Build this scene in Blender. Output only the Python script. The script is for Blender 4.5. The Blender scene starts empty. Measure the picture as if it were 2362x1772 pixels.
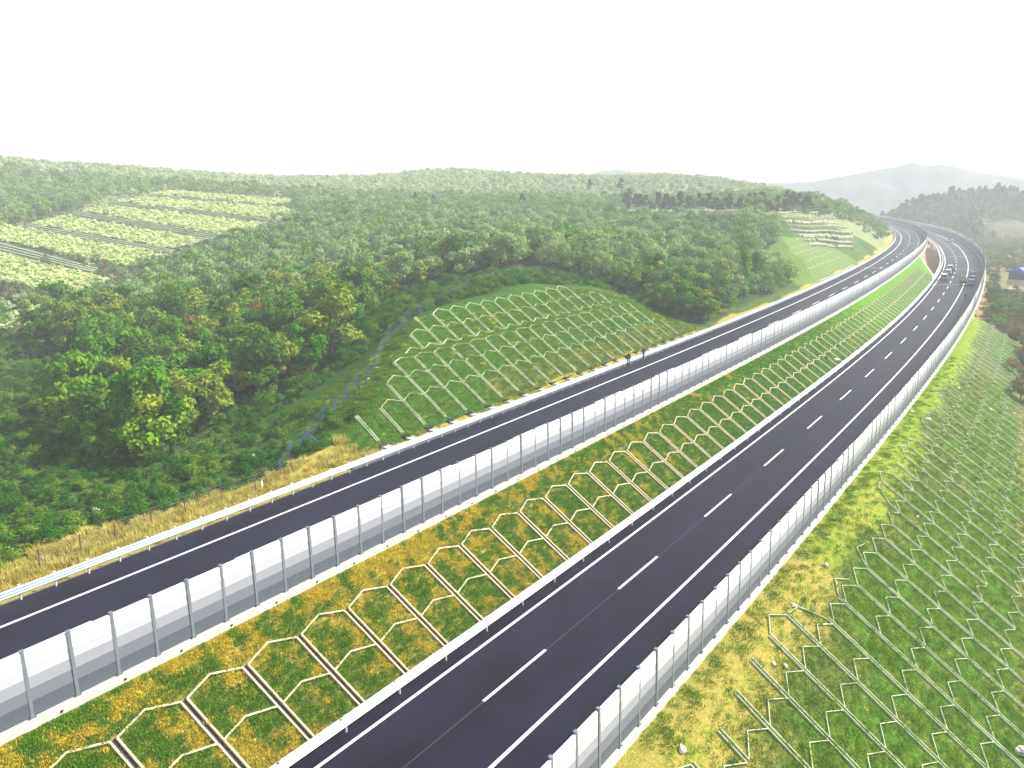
import bpy, bmesh, math, random
import numpy as np
from mathutils import Vector, Matrix
random.seed(7); RNG = np.random.default_rng(11)
sc = bpy.context.scene
C = sc.collection
# ------------------------------------------------------------------ camera
F_PX, PITCH, ROLL, CAM_H, CY = 1695.18, 0.194475, -0.028364, 28.1293, 783.589
SW, SH = 2362.0, 1772.0
cam_d = bpy.data.cameras.new('camera'); cam = bpy.data.objects.new('camera', cam_d); C.objects.link(cam)
cam_d.sensor_width = 36.0; cam_d.sensor_fit = 'HORIZONTAL'; cam_d.lens = 36.0*F_PX/SW
cam_d.shift_x = 0.0; cam_d.shift_y = (CY-SH/2)/SW
cam_d.clip_start = 0.5; cam_d.clip_end = 20000
_cr, _sr, _cp, _sp = math.cos(ROLL), math.sin(ROLL), math.cos(PITCH), math.sin(PITCH)
# image-right and image-down axes in world space (roll about the view axis)
_right0 = Vector((1,0,0)); _down0 = Vector((0,-_sp,-_cp)); _fwd = Vector((0,_cp,-_sp))
_r = _right0*_cr+_down0*_sr*-1.0; _d = _right0*_sr+_down0*_cr
M = Matrix(((_r.x,-_d.x,-_fwd.x,0),(_r.y,-_d.y,-_fwd.y,0),(_r.z,-_d.z,-_fwd.z,CAM_H),(0,0,0,1)))
cam.matrix_world = M
sc.camera = cam
# ------------------------------------------------------------------ sky, sun, exposure
SUN_AZ = Vector((0.977, 0.215, 0)).normalized(); SUN_EL = math.radians(41)
SUN_STRENGTH = 5.0
w = bpy.data.worlds.new('World'); sc.world = w; w.use_nodes = True
nt = w.node_tree; nt.nodes.clear()
out = nt.nodes.new('ShaderNodeOutputWorld')
sky = nt.nodes.new('ShaderNodeTexSky'); sky.sky_type = 'NISHITA'; sky.sun_disc = False
sky.sun_elevation = SUN_EL; sky.sun_rotation = math.atan2(SUN_AZ.x, SUN_AZ.y); sky.dust_density = 2.5; sky.air_density = 1.0
bg = nt.nodes.new('ShaderNodeBackground'); bg.inputs[1].default_value = 0.06
# bright hazy veil low in the sky, fading out towards the zenith
bg2 = nt.nodes.new('ShaderNodeBackground'); bg2.inputs[0].default_value = (0.97,0.985,1.0,1); bg2.inputs[1].default_value = 0.56
tc = nt.nodes.new('ShaderNodeTexCoord'); sx = nt.nodes.new('ShaderNodeSeparateXYZ')
mr = nt.nodes.new('ShaderNodeMapRange'); mr.interpolation_type = 'SMOOTHSTEP'
mr.inputs[1].default_value = 0.24; mr.inputs[2].default_value = 0.62; mr.inputs[3].default_value = 1.0; mr.inputs[4].default_value = 0.0
mixw = nt.nodes.new('ShaderNodeMixShader')
nt.links.new(tc.outputs['Generated'], sx.inputs[0]); nt.links.new(sx.outputs[2], mr.inputs[0])
nt.links.new(sky.outputs[0], bg.inputs[0]); nt.links.new(mr.outputs[0], mixw.inputs[0])
nt.links.new(bg.outputs[0], mixw.inputs[1]); nt.links.new(bg2.outputs[0], mixw.inputs[2]); nt.links.new(mixw.outputs[0], out.inputs[0])
sd = bpy.data.lights.new('sun', 'SUN'); sd.energy = SUN_STRENGTH; sd.angle = math.radians(0.5); sd.color = (1.0, 0.95, 0.86)
sun = bpy.data.objects.new('sun', sd); C.objects.link(sun); sun.location = (120, 60, 160)
_sv = Vector((SUN_AZ.x*math.cos(SUN_EL), SUN_AZ.y*math.cos(SUN_EL), math.sin(SUN_EL)))
sun.rotation_euler = _sv.to_track_quat('Z', 'Y').to_euler()
sc.view_settings.view_transform = 'Standard'; sc.view_settings.look = 'None'; sc.view_settings.gamma = 1.0
sc.view_settings.exposure = 1.15
sc.cycles.use_denoising = True; sc.cycles.max_bounces = 6; sc.cycles.diffuse_bounces = 2; sc.cycles.glossy_bounces = 2
sc.cycles.transparent_max_bounces = 6; sc.cycles.volume_bounces = 3; sc.cycles.use_adaptive_sampling = True
HAZE_DENSITY = 0.00072
# ------------------------------------------------------------------ road curves (plan), right R and left L
KR = [-0.000403,-0.000272,-0.000457,-0.000569,-0.000425,-0.00053,-0.000877,-0.00035,-0.0007,-0.0011,-0.0013,-0.0013,-0.0015,-0.0015,-0.0015,-0.0015,-0.0015]
KL = [-0.000271,-0.000291,-0.000486,-0.000497,-0.000366,-0.00038,-0.000456,-0.0009,-0.0009,-0.0012,-0.0013,-0.0013,-0.0015,-0.0015,-0.0015,-0.0015,-0.0015]
def curve(x0, y0, th, ks, smin, smax, n=1.0):
    s = np.arange(smin, smax+.01, n); kk = np.interp(s, np.arange(len(ks))*50.0, ks); i0 = int(round(-smin/n))
    T = np.concatenate([[0], np.cumsum((kk[1:]+kk[:-1])/2*n)]); T = T-T[i0]+th
    m = (T[1:]+T[:-1])/2
    X = np.concatenate([[0], np.cumsum(np.sin(m)*n)]); Y = np.concatenate([[0], np.cumsum(np.cos(m)*n)])
    return s, X-X[i0]+x0, Y-Y[i0]+y0, T
sR, xR, yR, TR = curve(-2.20694, 36.93841, 0.680075, KR, -80, 780)
sL, xL, yL, TL = curve(-22.60092, 29.89537, 0.680256, KL, -70, 780)
def zR(s): s = np.minimum(s, 430); return -0.0036916*s-1.081e-05*s*s+4.6e-10*s**3
def zL(s): s = np.minimum(s, 400); return 5.0576-0.000742*s-6.498e-05*s*s+1.2e-07*s**3
SLR, SLL = 0.063, 0.0101   # cross fall
def PR(s, o, h=0.0, flat=False):
    T = np.interp(s, sR, TR)
    return (float(np.interp(s, sR, xR)+o*np.cos(T)), float(np.interp(s, sR, yR)-o*np.sin(T)), float(zR(s)+h+(0 if flat else SLR*min(o, 9.0))))
def PL(s, o, h=0.0):
    T = np.interp(s, sL, TL)
    return (float(np.interp(s, sL, xL)+o*np.cos(T)), float(np.interp(s, sL, yL)-o*np.sin(T)), float(zL(s)+h+SLL*max(o, -13.0)))
def ray(px, py):
    a = (px-SW/2)/F_PX; b = (py-CY)/F_PX
    a, b = a*_cr+b*_sr, -a*_sr+b*_cr
    return np.array([a, _cp-b*_sp, -(_sp+b*_cp)])
OC = np.array([0.0, 0.0, CAM_H])
def at_z(px, py, z): d = ray(px, py); return OC+d*((z-CAM_H)/d[2])
def at_d(px, py, dep): d = ray(px, py); return OC+d*(dep/d[1])
def project(P):
    P = np.asarray(P, float); x, y, z = P[..., 0], P[..., 1], P[..., 2]-CAM_H
    d = np.maximum(y*_cp-z*_sp, .3); u = -(y*_sp+z*_cp)
    a = x*_cr-u*_sr; b = x*_sr+u*_cr
    return np.stack([SW/2+F_PX*a/d, CY+F_PX*b/d, d], -1)
def so_of(P, which='R'):
    s, x, y, T = (sR, xR, yR, TR) if which == 'R' else (sL, xL, yL, TL)
    i = int(np.argmin((x-P[0])**2+(y-P[1])**2)); dx, dy = P[0]-x[i], P[1]-y[i]
    return float(s[i]+dx*np.sin(T[i])+dy*np.cos(T[i])), float(dx*np.cos(T[i])-dy*np.sin(T[i]))
def so_many(X, Y, which='R'):
    s, x, y, T = (sR, xR, yR, TR) if which == 'R' else (sL, xL, yL, TL)
    X = np.asarray(X); Y = np.asarray(Y); S = np.empty(X.shape); O_ = np.empty(X.shape)
    for k in range(0, X.size, 20000):
        xx, yy = X.ravel()[k:k+20000], Y.ravel()[k:k+20000]
        i = np.argmin((x[::2][None]-xx[:, None])**2+(y[::2][None]-yy[:, None])**2, 1)*2
        dx, dy = xx-x[i], yy-y[i]
        S.ravel()[k:k+20000] = s[i]+dx*np.sin(T[i])+dy*np.cos(T[i]); O_.ravel()[k:k+20000] = dx*np.cos(T[i])-dy*np.sin(T[i])
    return S, O_
# ------------------------------------------------------------------ helpers
def link(name, verts, faces, mats, parent=None, fmat=None, smooth=False):
    me = bpy.data.meshes.new(name); me.from_pydata([tuple(v) for v in verts], [], faces)
    for m in (mats if isinstance(mats, (list, tuple)) else [mats]): me.materials.append(m)
    if fmat is not None: me.polygons.foreach_set('material_index', np.array(fmat, dtype=np.int32))
    if smooth: me.polygons.foreach_set('use_smooth', [True]*len(me.polygons))
    me.update()
    o = bpy.data.objects.new(name, me); C.objects.link(o)
    if parent: o.parent = parent
    return o
def tag(o, label=None, cat=None, group=None, kind=None):
    if label: o['label'] = label
    if cat: o['category'] = cat
    if group: o['group'] = group
    if kind: o['kind'] = kind
    return o
def thing(name, label, cat, loc=(0, 0, 0), rz=0.0, group=None):
    o = bpy.data.objects.new(name, None); o.empty_display_size = .3; C.objects.link(o)
    o.location = loc; o.rotation_euler = (0, 0, rz); return tag(o, label, cat, group)
def dup(root, loc, rz=0.0, scale=1.0, label=None, group=None):
    r = root.copy(); C.objects.link(r); r.location = loc; r.rotation_euler = (0, 0, rz); r.scale = (scale,)*3 if not isinstance(scale, tuple) else scale
    if label: r['label'] = label
    if group: r['group'] = group
    for ch in list(root.children):
        c = ch.copy(); C.objects.link(c); c.parent = r
        for g in list(ch.children):
            d = g.copy(); C.objects.link(d); d.parent = c
    return r
class MB:
    def __init__(s): s.v = []; s.f = []; s.m = []
    def add(s, vs, fs, mi=0):
        b = len(s.v); s.v += [tuple(v) for v in vs]; s.f += [tuple(i+b for i in f) for f in fs]; s.m += [mi]*len(fs)
    def box(s, c, d, mi=0, rz=0.0, taper=1.0):
        hx, hy, hz = d[0]/2, d[1]/2, d[2]/2; vs = []
        for z, t in ((-hz, 1), (hz, taper)):
            for x, y in ((-hx, -hy), (hx, -hy), (hx, hy), (-hx, hy)):
                x, y = x*t, y*t
                vs.append((c[0]+x*math.cos(rz)-y*math.sin(rz), c[1]+x*math.sin(rz)+y*math.cos(rz), c[2]+z))
        s.add(vs, [(0,3,2,1),(4,5,6,7),(0,1,5,4),(1,2,6,5),(2,3,7,6),(3,0,4,7)], mi)
    def bar(s, a, b, wd, ht, up=(0, 0, 1), mi=0):
        a, b = Vector(a), Vector(b); d = (b-a).normalized(); up = Vector(up); sd_ = d.cross(up).normalized()*wd/2; u = sd_.cross(d).normalized()*ht/2
        vs = [a-sd_-u, a+sd_-u, a+sd_+u, a-sd_+u, b-sd_-u, b+sd_-u, b+sd_+u, b-sd_+u]
        s.add(vs, [(0,1,2,3),(7,6,5,4),(1,0,4,5),(2,1,5,6),(3,2,6,7),(0,3,7,4)], mi)
    def tube(s, a, b, r0, r1=None, n=8, mi=0, caps=True):
        r1 = r0 if r1 is None else r1; a, b = Vector(a), Vector(b); d = (b-a).normalized()
        t = Vector((0, 0, 1)) if abs(d.z) < .9 else Vector((1, 0, 0)); e1 = d.cross(t).normalized(); e2 = d.cross(e1)
        vs = [a+(e1*math.cos(2*math.pi*k/n)+e2*math.sin(2*math.pi*k/n))*r0 for k in range(n)]+[b+(e1*math.cos(2*math.pi*k/n)+e2*math.sin(2*math.pi*k/n))*r1 for k in range(n)]
        fs = [(k, (k+1) % n, n+(k+1) % n, n+k) for k in range(n)]
        if caps: fs += [tuple(range(n))[::-1], tuple(range(n, 2*n))]
        s.add(vs, fs, mi)
    def loft(s, rings, mi=0, closed=True, caps=True):
        n = len(rings[0]); b = len(s.v)
        for r in rings: s.v += [tuple(v) for v in r]
        for i in range(len(rings)-1):
            for k in range(n if closed else n-1):
                k2 = (k+1) % n; s.f.append((b+i*n+k, b+i*n+k2, b+(i+1)*n+k2, b+(i+1)*n+k)); s.m.append(mi)
        if closed and caps:
            s.f.append(tuple(b+k for k in range(n))[::-1]); s.m.append(mi); e = b+(len(rings)-1)*n; s.f.append(tuple(e+k for k in range(n))); s.m.append(mi)
    def build(s, name, mats, parent=None, smooth=False): return link(name, s.v, s.f, mats, parent, s.m, smooth)
def strip(name, P, s0, s1, o0, o1, h, mat, step=3.0, parent=None):
    n = max(2, int(math.ceil((s1-s0)/step))+1); vs = []
    for s in np.linspace(s0, s1, n): vs += [P(s, o0, h), P(s, o1, h)]
    return link(name, vs, [(2*i, 2*i+1, 2*i+3, 2*i+2) for i in range(n-1)], mat, parent)
def sweep(name, P, s0, s1, prof, mat, step=3.0, parent=None, closed=True):
    n = max(2, int(math.ceil((s1-s0)/step))+1); mb = MB()
    mb.loft([[P(s, o, h) for o, h in prof] for s in np.linspace(s0, s1, n)], closed=closed)
    return mb.build(name, mat, parent)
# ------------------------------------------------------------------ materials
MATS = {}
def mat(name, base, rough=.8, metal=0.0, var=0.0, scale=4.0, bump=0.0, bscale=30.0, ramp=None, detail=4.0, spec=0.3, coord='Object', distort=0.0):
    """principled material; base is multiplied by noise of amplitude var, or taken from a colour ramp over noise"""
    m = bpy.data.materials.new(name); m.use_nodes = True; nt = m.node_tree; b = nt.nodes['Principled BSDF']
    b.inputs['Roughness'].default_value = rough; b.inputs['Metallic'].default_value = metal; b.inputs['Specular IOR Level'].default_value = spec
    b.inputs['Base Color'].default_value = (*base, 1)
    tc = nt.nodes.new('ShaderNodeTexCoord')
    if var or ramp:
        n = nt.nodes.new('ShaderNodeTexNoise'); n.inputs['Scale'].default_value = scale; n.inputs['Detail'].default_value = detail; n.inputs['Distortion'].default_value = distort; n.inputs['Roughness'].default_value = .6
        nt.links.new(tc.outputs[coord], n.inputs['Vector']); r = nt.nodes.new('ShaderNodeValToRGB'); el = r.color_ramp.elements
        if ramp:
            el[0].position, el[0].color = ramp[0][0], (*ramp[0][1], 1); el[1].position, el[1].color = ramp[-1][0], (*ramp[-1][1], 1)
            for p, c in ramp[1:-1]: e = el.new(p); e.color = (*c, 1)
        else:
            el[0].position, el[1].position = .3, .7
            el[0].color = (*[c*(1-var) for c in base], 1); el[1].color = (*[min(1, c*(1+var)) for c in base], 1)
        nt.links.new(n.outputs['Fac'], r.inputs[0]); nt.links.new(r.outputs[0], b.inputs['Base Color'])
    if bump:
        n2 = nt.nodes.new('ShaderNodeTexNoise'); n2.inputs['Scale'].default_value = bscale; n2.inputs['Detail'].default_value = 4
        bp = nt.nodes.new('ShaderNodeBump'); bp.inputs['Strength'].default_value = bump; bp.inputs['Distance'].default_value = .05
        nt.links.new(tc.outputs[coord], n2.inputs['Vector']); nt.links.new(n2.outputs['Fac'], bp.inputs['Height']); nt.links.new(bp.outputs[0], b.inputs['Normal'])
    MATS[name] = m; return m
def leafmat(name, c0, c1, c2, trans=.25):
    """foliage: colour varies per plant (object random) and per leaf clump (attribute), slightly translucent"""
    m = bpy.data.materials.new(name); m.use_nodes = True; nt = m.node_tree; nt.nodes.clear(); o = nt.nodes.new('ShaderNodeOutputMaterial')
    oi = nt.nodes.new('ShaderNodeObjectInfo'); at = nt.nodes.new('ShaderNodeAttribute'); at.attribute_name = 'tint'
    mx = nt.nodes.new('ShaderNodeMath'); mx.operation = 'MULTIPLY_ADD'; mx.inputs[1].default_value = .75; mx.inputs[2].default_value = 0
    ad = nt.nodes.new('ShaderNodeMath'); ad.operation = 'MULTIPLY_ADD'; ad.inputs[1].default_value = .38
    r = nt.nodes.new('ShaderNodeValToRGB'); el = r.color_ramp.elements; el[0].position, el[0].color = .12, (*c0, 1); el[1].position, el[1].color = 1.0, (*c2, 1); e = el.new(.62); e.color = (*c1, 1)
    nt.links.new(oi.outputs['Random'], mx.inputs[0]); nt.links.new(at.outputs['Fac'], ad.inputs[0]); nt.links.new(mx.outputs[0], ad.inputs[2]); nt.links.new(ad.outputs[0], r.inputs[0])
    d = nt.nodes.new('ShaderNodeBsdfDiffuse'); t = nt.nodes.new('ShaderNodeBsdfTranslucent'); ms = nt.nodes.new('ShaderNodeMixShader'); ms.inputs[0].default_value = trans
    nt.links.new(r.outputs[0], d.inputs[0]); nt.links.new(r.outputs[0], t.inputs[0]); nt.links.new(d.outputs[0], ms.inputs[1]); nt.links.new(t.outputs[0], ms.inputs[2]); nt.links.new(ms.outputs[0], o.inputs[0])
    MATS[name] = m; return m
ASPH = mat('asphalt', (.008,.0065,.022), .5, spec=.16, var=.5, scale=.22, bump=.25, bscale=60, detail=10)
WHITE = mat('road_paint', (.78,.78,.78), .6, var=.06, scale=2)
CONC = mat('concrete', (.55,.53,.47), .85, var=.15, scale=1.5, bump=.2, bscale=20, detail=8)
CONCW = mat('pale_concrete', (.74,.74,.72), .8, var=.1, scale=1.2, bump=.15, bscale=20)
CURB = mat('slope_curb_concrete', (.50,.44,.28), .85, var=.22, scale=3.0, bump=.2, bscale=25, detail=8)
CURBG = mat('mossy_curb_concrete', (.52,.58,.38), .85, var=.25, scale=1.3, detail=8)
DITCH = mat('drain_channel_floor', (.045,.038,.05), .9, var=.3, scale=2)
GALV = mat('galvanised_steel', (.72,.76,.80), .45, metal=.25, var=.08, scale=.7)
GALV2 = mat('bluish_rail_steel', (.50,.62,.70), .4, metal=.3, var=.08, scale=.7)
POSTM = mat('post_steel', (.20,.24,.27), .5, metal=.3, var=.12, scale=2)
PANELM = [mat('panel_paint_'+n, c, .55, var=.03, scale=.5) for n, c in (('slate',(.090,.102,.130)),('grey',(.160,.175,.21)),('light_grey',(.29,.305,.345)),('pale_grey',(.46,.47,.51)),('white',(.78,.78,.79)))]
BLACK = mat('black_cloth', (.012,.011,.02), .8); DARKC = mat('dark_cloth', (.02,.02,.035), .8, var=.3, scale=8)
SKIN = mat('skin', (.45,.27,.19), .6); HAIR = mat('hair', (.01,.008,.007), .6)
GLASS = mat('car_glass', (.02,.025,.05), .12, spec=.6); TYRE = mat('tyre_rubber', (.015,.015,.018), .8); RIM = mat('wheel_rim', (.5,.5,.52), .35, metal=.6)
BLUEP = mat('blue_post_paint', (.05,.10,.45), .5); MAROON = mat('rusty_post', (.16,.05,.09), .7, var=.3, scale=5)
ROCKM = mat('white_rock', (.72,.70,.60), .9, var=.2, scale=5, bump=.4, bscale=9)
BARK = mat('bark', (.10,.075,.05), .9, var=.3, scale=6)
# ------------------------------------------------------------------ ground height
CTRL = []   # (x, y, z)
def cz(px, py, z): P = at_z(px, py, z); CTRL.append(tuple(P))
def cd(px, py, d): P = at_d(px, py, d); CTRL.append(tuple(P))
for s in (-50,-25,0,18,112,130,150,170,268,285,300,330,360,400,450): CTRL.append(PL(s, -15.0, -.15))
for a in ((-250,1300,4.0),(0,1250,4.8),(0,1100,4),(0,950,3.5),(300,1150,4.5),(300,1000,3.5),(300,900,3.5),(500,900,4),(600,1000,4.7),(700,880,5.5),(0,850,4),(0,780,5),(250,800,4.5),(-300,900,3.5)): cz(*a)
for a in ((0,700,165),(0,600,215),(0,500,285),(0,440,350),(-300,600,200),(300,700,165),(300,600,210),(300,500,280),(300,450,335),(600,700,160),(600,600,210),(600,500,300),(600,440,400),
          (1110,652,125),(1110,600,170),(1110,500,300),(1110,440,440),(850,700,140),(850,600,200),(850,500,300),(1400,660,140),(1500,700,140),(1500,600,200),(1500,520,290),(1500,460,400),
          (1750,640,185),(1750,560,235),(1750,500,310),(1750,460,390),(1850,520,270),(1850,480,340),(1950,540,285),(1960,500,350),(2000,560,290)): cd(*a)
for a in ((0,366,430),(200,382,450),(300,390,480),(420,402,520),(530,408,560),(650,416,560),(760,412,540),(900,405,560),(1000,395,600),(1080,395,600),(1200,410,600),(1330,418,600),(1450,414,600),(1550,412,560),(1700,424,520),(1800,440,470),(1880,460,420),(1950,486,400),(2020,524,370)):
    cd(*a); P = at_d(*a); d = P[:2]/np.linalg.norm(P[:2]); CTRL.append((P[0]+d[0]*170, P[1]+d[1]*170, P[2]-16))
P = at_d(-350, 360, 420); CTRL.append(tuple(P))
CREST = [(37.5,-19.2,7.15),(40.8,-21.7,8.8),(46,-23.4,9.9),(54,-28.7,13.4),(68,-30.2,14.3),(84.6,-31.3,14.9),(91.2,-29,13.3),(100.7,-24.5,10.2),(103.3,-18.4,6.2),(207,-22.6,7.7),(226,-32,13.9),(251,-14.8,2.7)]
for s, o, z in CREST: x, y, _ = PL(s, o); CTRL.append((x, y, z))
CT = np.array(CTRL)
def _tps(r2): return .5*r2*np.log(r2+1e-9)
_X = CT[:, :2]/100.0
_K = _tps(((_X[:, None]-_X[None])**2).sum(-1))+np.eye(len(_X))*2e-3
_P = np.hstack([np.ones((len(_X), 1)), _X])
_A = np.block([[_K, _P], [_P.T, np.zeros((3, 3))]])
_W = np.linalg.solve(_A, np.concatenate([CT[:, 2], np.zeros(3)]))
def natural(x, y):
    x = np.asarray(x, float); y = np.asarray(y, float); sh = x.shape; q = np.stack([x.ravel(), y.ravel()], -1)/100.0; res = np.empty(len(q))
    for k in range(0, len(q), 20000):
        qq = q[k:k+20000]; res[k:k+20000] = _tps(((qq[:, None]-_X[None])**2).sum(-1))@_W[:len(_X)]+_W[-3]+qq@_W[-2:]
    bumps = .25*np.sin(x*.21+y*.13)*np.sin(y*.17-x*.09)+.6*np.sin(x*.043+1.3)*np.sin(y*.037+.4)
    return (np.clip(res, -40, 75)).reshape(sh)+bumps
def sstep(a, b, t): t = np.clip((t-a)/(b-a), 0, 1); return t*t*(3-2*t)
def cut_plane(s, o):
    d = np.maximum(0, -15.8-o)             # horizontal distance past the toe
    d2 = np.where(d < 8.3, d, np.where(d < 9.5, 8.3, d-1.2))
    return zL(s)-.17+.667*d2
def ground_left(s, o):
    T = np.interp(s, sL, TL); x = np.interp(s, sL, xL)+o*np.cos(T); y = np.interp(s, sL, yL)-o*np.sin(T)
    n = natural(x, y); base = zL(s)-.17+SLL*-13
    win = np.maximum(sstep(24, 30, s)*(1-sstep(112, 120, s)), sstep(180, 188, s)*(1-sstep(262, 300, s)))
    h = np.where(win > .5, np.minimum(n, cut_plane(s, o)), n)
    edge = 1-sstep(13.3, 17.5, -o)
    return h*(1-edge)+base*edge
def valley(s, o):
    return -6-np.clip((s-130), 0, 900)*.016-np.clip(110-s, 0, 200)*.045-.9*np.sin(s*.023)*np.sin(o*.05)*np.clip((o-25)/30, 0, 1)
SB0 = 167.0
def sb(o): return SB0+(8.6-o)*5.6          # skewed abutment line
def ground_right(s, o):
    x0 = s-SB0
    plane = zR(s)+.45-.69*np.maximum(0, o-10.2)
    cone = zR(SB0)+.45-.5*np.sqrt(np.maximum(0, x0+14)**2*.7+np.maximum(0, o-9.5)**2*1.9)+.0*s
    v = valley(s, o)
    h = np.where(x0 < -14, plane, np.minimum(cone, plane))
    return np.maximum(h, v)
NL_ROW, TAB_S = [], np.arange(-70, 781, 10.0)
TAB_R = np.array([so_of(PL(s, 0))[0] for s in TAB_S])
def sR_of(s): return np.interp(s, TAB_S, TAB_R)
def z_under_L(s):   # ground below the left carriageway
    return zL(s)-.25-sstep(250, 262, s)*2.2
def z_under_R(s, o): return np.where(s < sb(o), zR(s)+SLR*o-.15, np.maximum(zR(s)+SLR*o-.15-.62*(s-sb(o)), valley(s, o)))
def build_ground():
    S = np.concatenate([np.arange(-60, 130, 1.0), np.arange(130, 330, 1.5), np.arange(330, 600, 5.0)])
    oL = -np.concatenate([np.arange(13.0, 34, .6), 34+np.cumsum(np.linspace(.8, 9, 130))])[::-1]
    om = np.linspace(0, 1, 15); oRr = np.concatenate([[8.7, 9.4, 10.2], np.arange(11, 26, 1.0), 26+np.cumsum(np.linspace(1.5, 22, 60))])
    rows, msk = [], []
    for s in S:
        r = float(sR_of(s)); row = []; mk = []
        z = ground_left(np.full(oL.shape, s), oL); T = np.interp(s, sL, TL); x = np.interp(s, sL, xL); y = np.interp(s, sL, yL)
        for o, zz in zip(oL, z): row.append((x+o*math.cos(T), y-o*math.sin(T), float(zz)))
        mk += [0]*len(oL)
        zu = float(z_under_L(s)); a = (x-12.6*math.cos(T), y+12.6*math.sin(T), zu); row.append(a); row.append((x+.1*math.cos(T), y-.1*math.sin(T), zu)); mk += [0, 1]
        A = Vector(PL(s, .4, -.08)); B = Vector(PR(r, -5.3, -.02))
        for u in om:
            P = A.lerp(B, u); o = -11.2+u*6
            if u < .3: P.z += .35*math.sin(u/.3*math.pi)*.6   # gently rounded shoulder of the median slope
            if r > sb(o): P.z = max(P.z-.8*(r-sb(o)), valley(r, o)+max(0, 2.2*(1-u)))
            row.append(tuple(P)); mk.append(1)
        for o in (-5.0, 0, 8.4):
            X, Y, Z = PR(r, o); row.append((X, Y, float(z_under_R(r, o)))); mk.append(1 if o < 0 else 2)
        T = np.interp(r, sR, TR); x = np.interp(r, sR, xR); y = np.interp(r, sR, yR); z = ground_right(np.full(oRr.shape, r), oRr)
        for o, zz in zip(oRr, z): row.append((x+o*math.cos(T), y-o*math.sin(T), float(zz))); mk.append(2)
        rows.append(row); msk.append(mk)
    nr, nc = len(rows), len(rows[0]); V = np.array(rows).reshape(-1, 3)
    F = [(i*nc+j, i*nc+j+1, (i+1)*nc+j+1, (i+1)*nc+j) for i in range(nr-1) for j in range(nc-1)]
    return V, F, np.array(msk).ravel(), S, oL
def straw_material():
    m = bpy.data.materials.new('grass_ground'); m.use_nodes = True; nt = m.node_tree; b = nt.nodes['Principled BSDF']; L = nt.links.new
    b.inputs['Roughness'].default_value = .95; b.inputs['Specular IOR Level'].default_value = .1
    tc = nt.nodes.new('ShaderNodeTexCoord')
    ac = nt.nodes.new('ShaderNodeAttribute'); ac.attribute_name = 'cover'; as_ = nt.nodes.new('ShaderNodeAttribute'); as_.attribute_name = 'straw'
    def noise(sc_, det, dist=0.0, rough=.6):
        n = nt.nodes.new('ShaderNodeTexNoise'); n.inputs['Scale'].default_value = sc_; n.inputs['Detail'].default_value = det; n.inputs['Distortion'].default_value = dist; n.inputs['Roughness'].default_value = rough; L(tc.outputs['Object'], n.inputs['Vector']); return n.outputs['Fac']
    def math_(op, a, b_, c=None):
        n = nt.nodes.new('ShaderNodeMath'); n.operation = op
        for i, v in enumerate((a, b_, c)):
            if v is None: continue
            if isinstance(v, (int, float)): n.inputs[i].default_value = v
            else: L(v, n.inputs[i])
        return n.outputs[0]
    n1 = noise(.75, 8, .4, .72); n2 = noise(6.0, 6, .6, .75); n3 = noise(.12, 4); n4 = noise(2.2, 8, 1.0, .7)
    comb = math_('ADD', math_('MULTIPLY', n1, .55), math_('ADD', math_('MULTIPLY', n2, .3), math_('MULTIPLY', n3, .15)))
    t = math_('SUBTRACT', comb, math_('SUBTRACT', .80, math_('MULTIPLY', as_.outputs['Fac'], .6)))
    mk = nt.nodes.new('ShaderNodeMapRange'); mk.inputs[1].default_value = -.07; mk.inputs[2].default_value = .10; L(t, mk.inputs[0])
    gr = nt.nodes.new('ShaderNodeMapRange'); gr.inputs[1].default_value = .3; gr.inputs[2].default_value = .7; gr.inputs[3].default_value = .45; gr.inputs[4].default_value = 1.55; L(n4, gr.inputs[0])
    g2 = nt.nodes.new('ShaderNodeMapRange'); g2.inputs[1].default_value = .3; g2.inputs[2].default_value = .7; g2.inputs[3].default_value = .6; g2.inputs[4].default_value = 1.4; L(n2, g2.inputs[0])
    vm = nt.nodes.new('ShaderNodeVectorMath'); vm.operation = 'SCALE'; L(ac.outputs['Color'], vm.inputs[0]); L(math_('MULTIPLY', gr.outputs[0], g2.outputs[0]), vm.inputs['Scale'])
    st = nt.nodes.new('ShaderNodeValToRGB'); e = st.color_ramp.elements; e[0].position, e[0].color = .3, (.27,.21,.03,1); e[1].position, e[1].color = .75, (.52,.45,.12,1); L(n2, st.inputs[0])
    mx = nt.nodes.new('ShaderNodeMix'); mx.data_type = 'RGBA'; L(mk.outputs[0], mx.inputs['Factor']); L(vm.outputs[0], mx.inputs['A']); L(st.outputs[0], mx.inputs['B'])
    L(mx.outputs['Result'], b.inputs['Base Color'])
    bp = nt.nodes.new('ShaderNodeBump'); bp.inputs['Strength'].default_value = .9; bp.inputs['Distance'].default_value = .18
    nb = noise(9.0, 6, .5, .7); L(nb, bp.inputs['Height']); L(bp.outputs[0], b.inputs['Normal'])
    return m
GRASS = straw_material()
def in_poly(px, py, poly):
    px = np.asarray(px); py = np.asarray(py); res = np.zeros(px.shape, bool); n = len(poly)
    for i in range(n):
        x1, y1 = poly[i]; x2, y2 = poly[(i+1) % n]
        if y1 == y2: continue
        c = ((y1 > py) != (y2 > py)) & (px < (x2-x1)*(py-y1)/(y2-y1)+x1); res ^= c
    return res
WOOD_EDGE = [(-900,760),(0,770),(130,800),(250,850),(165,900),(185,985),(235,1085),(420,1050),(545,945),(745,860),(800,790),(868,702),(960,662),(1100,630),(1232,615),(1350,640),(1490,700),(1572,768),(1650,738),(1750,690),(1855,645),(1790,560),(1800,500),(1990,520),(2035,560),(2060,560),(2060,300),(-900,300)]
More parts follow.
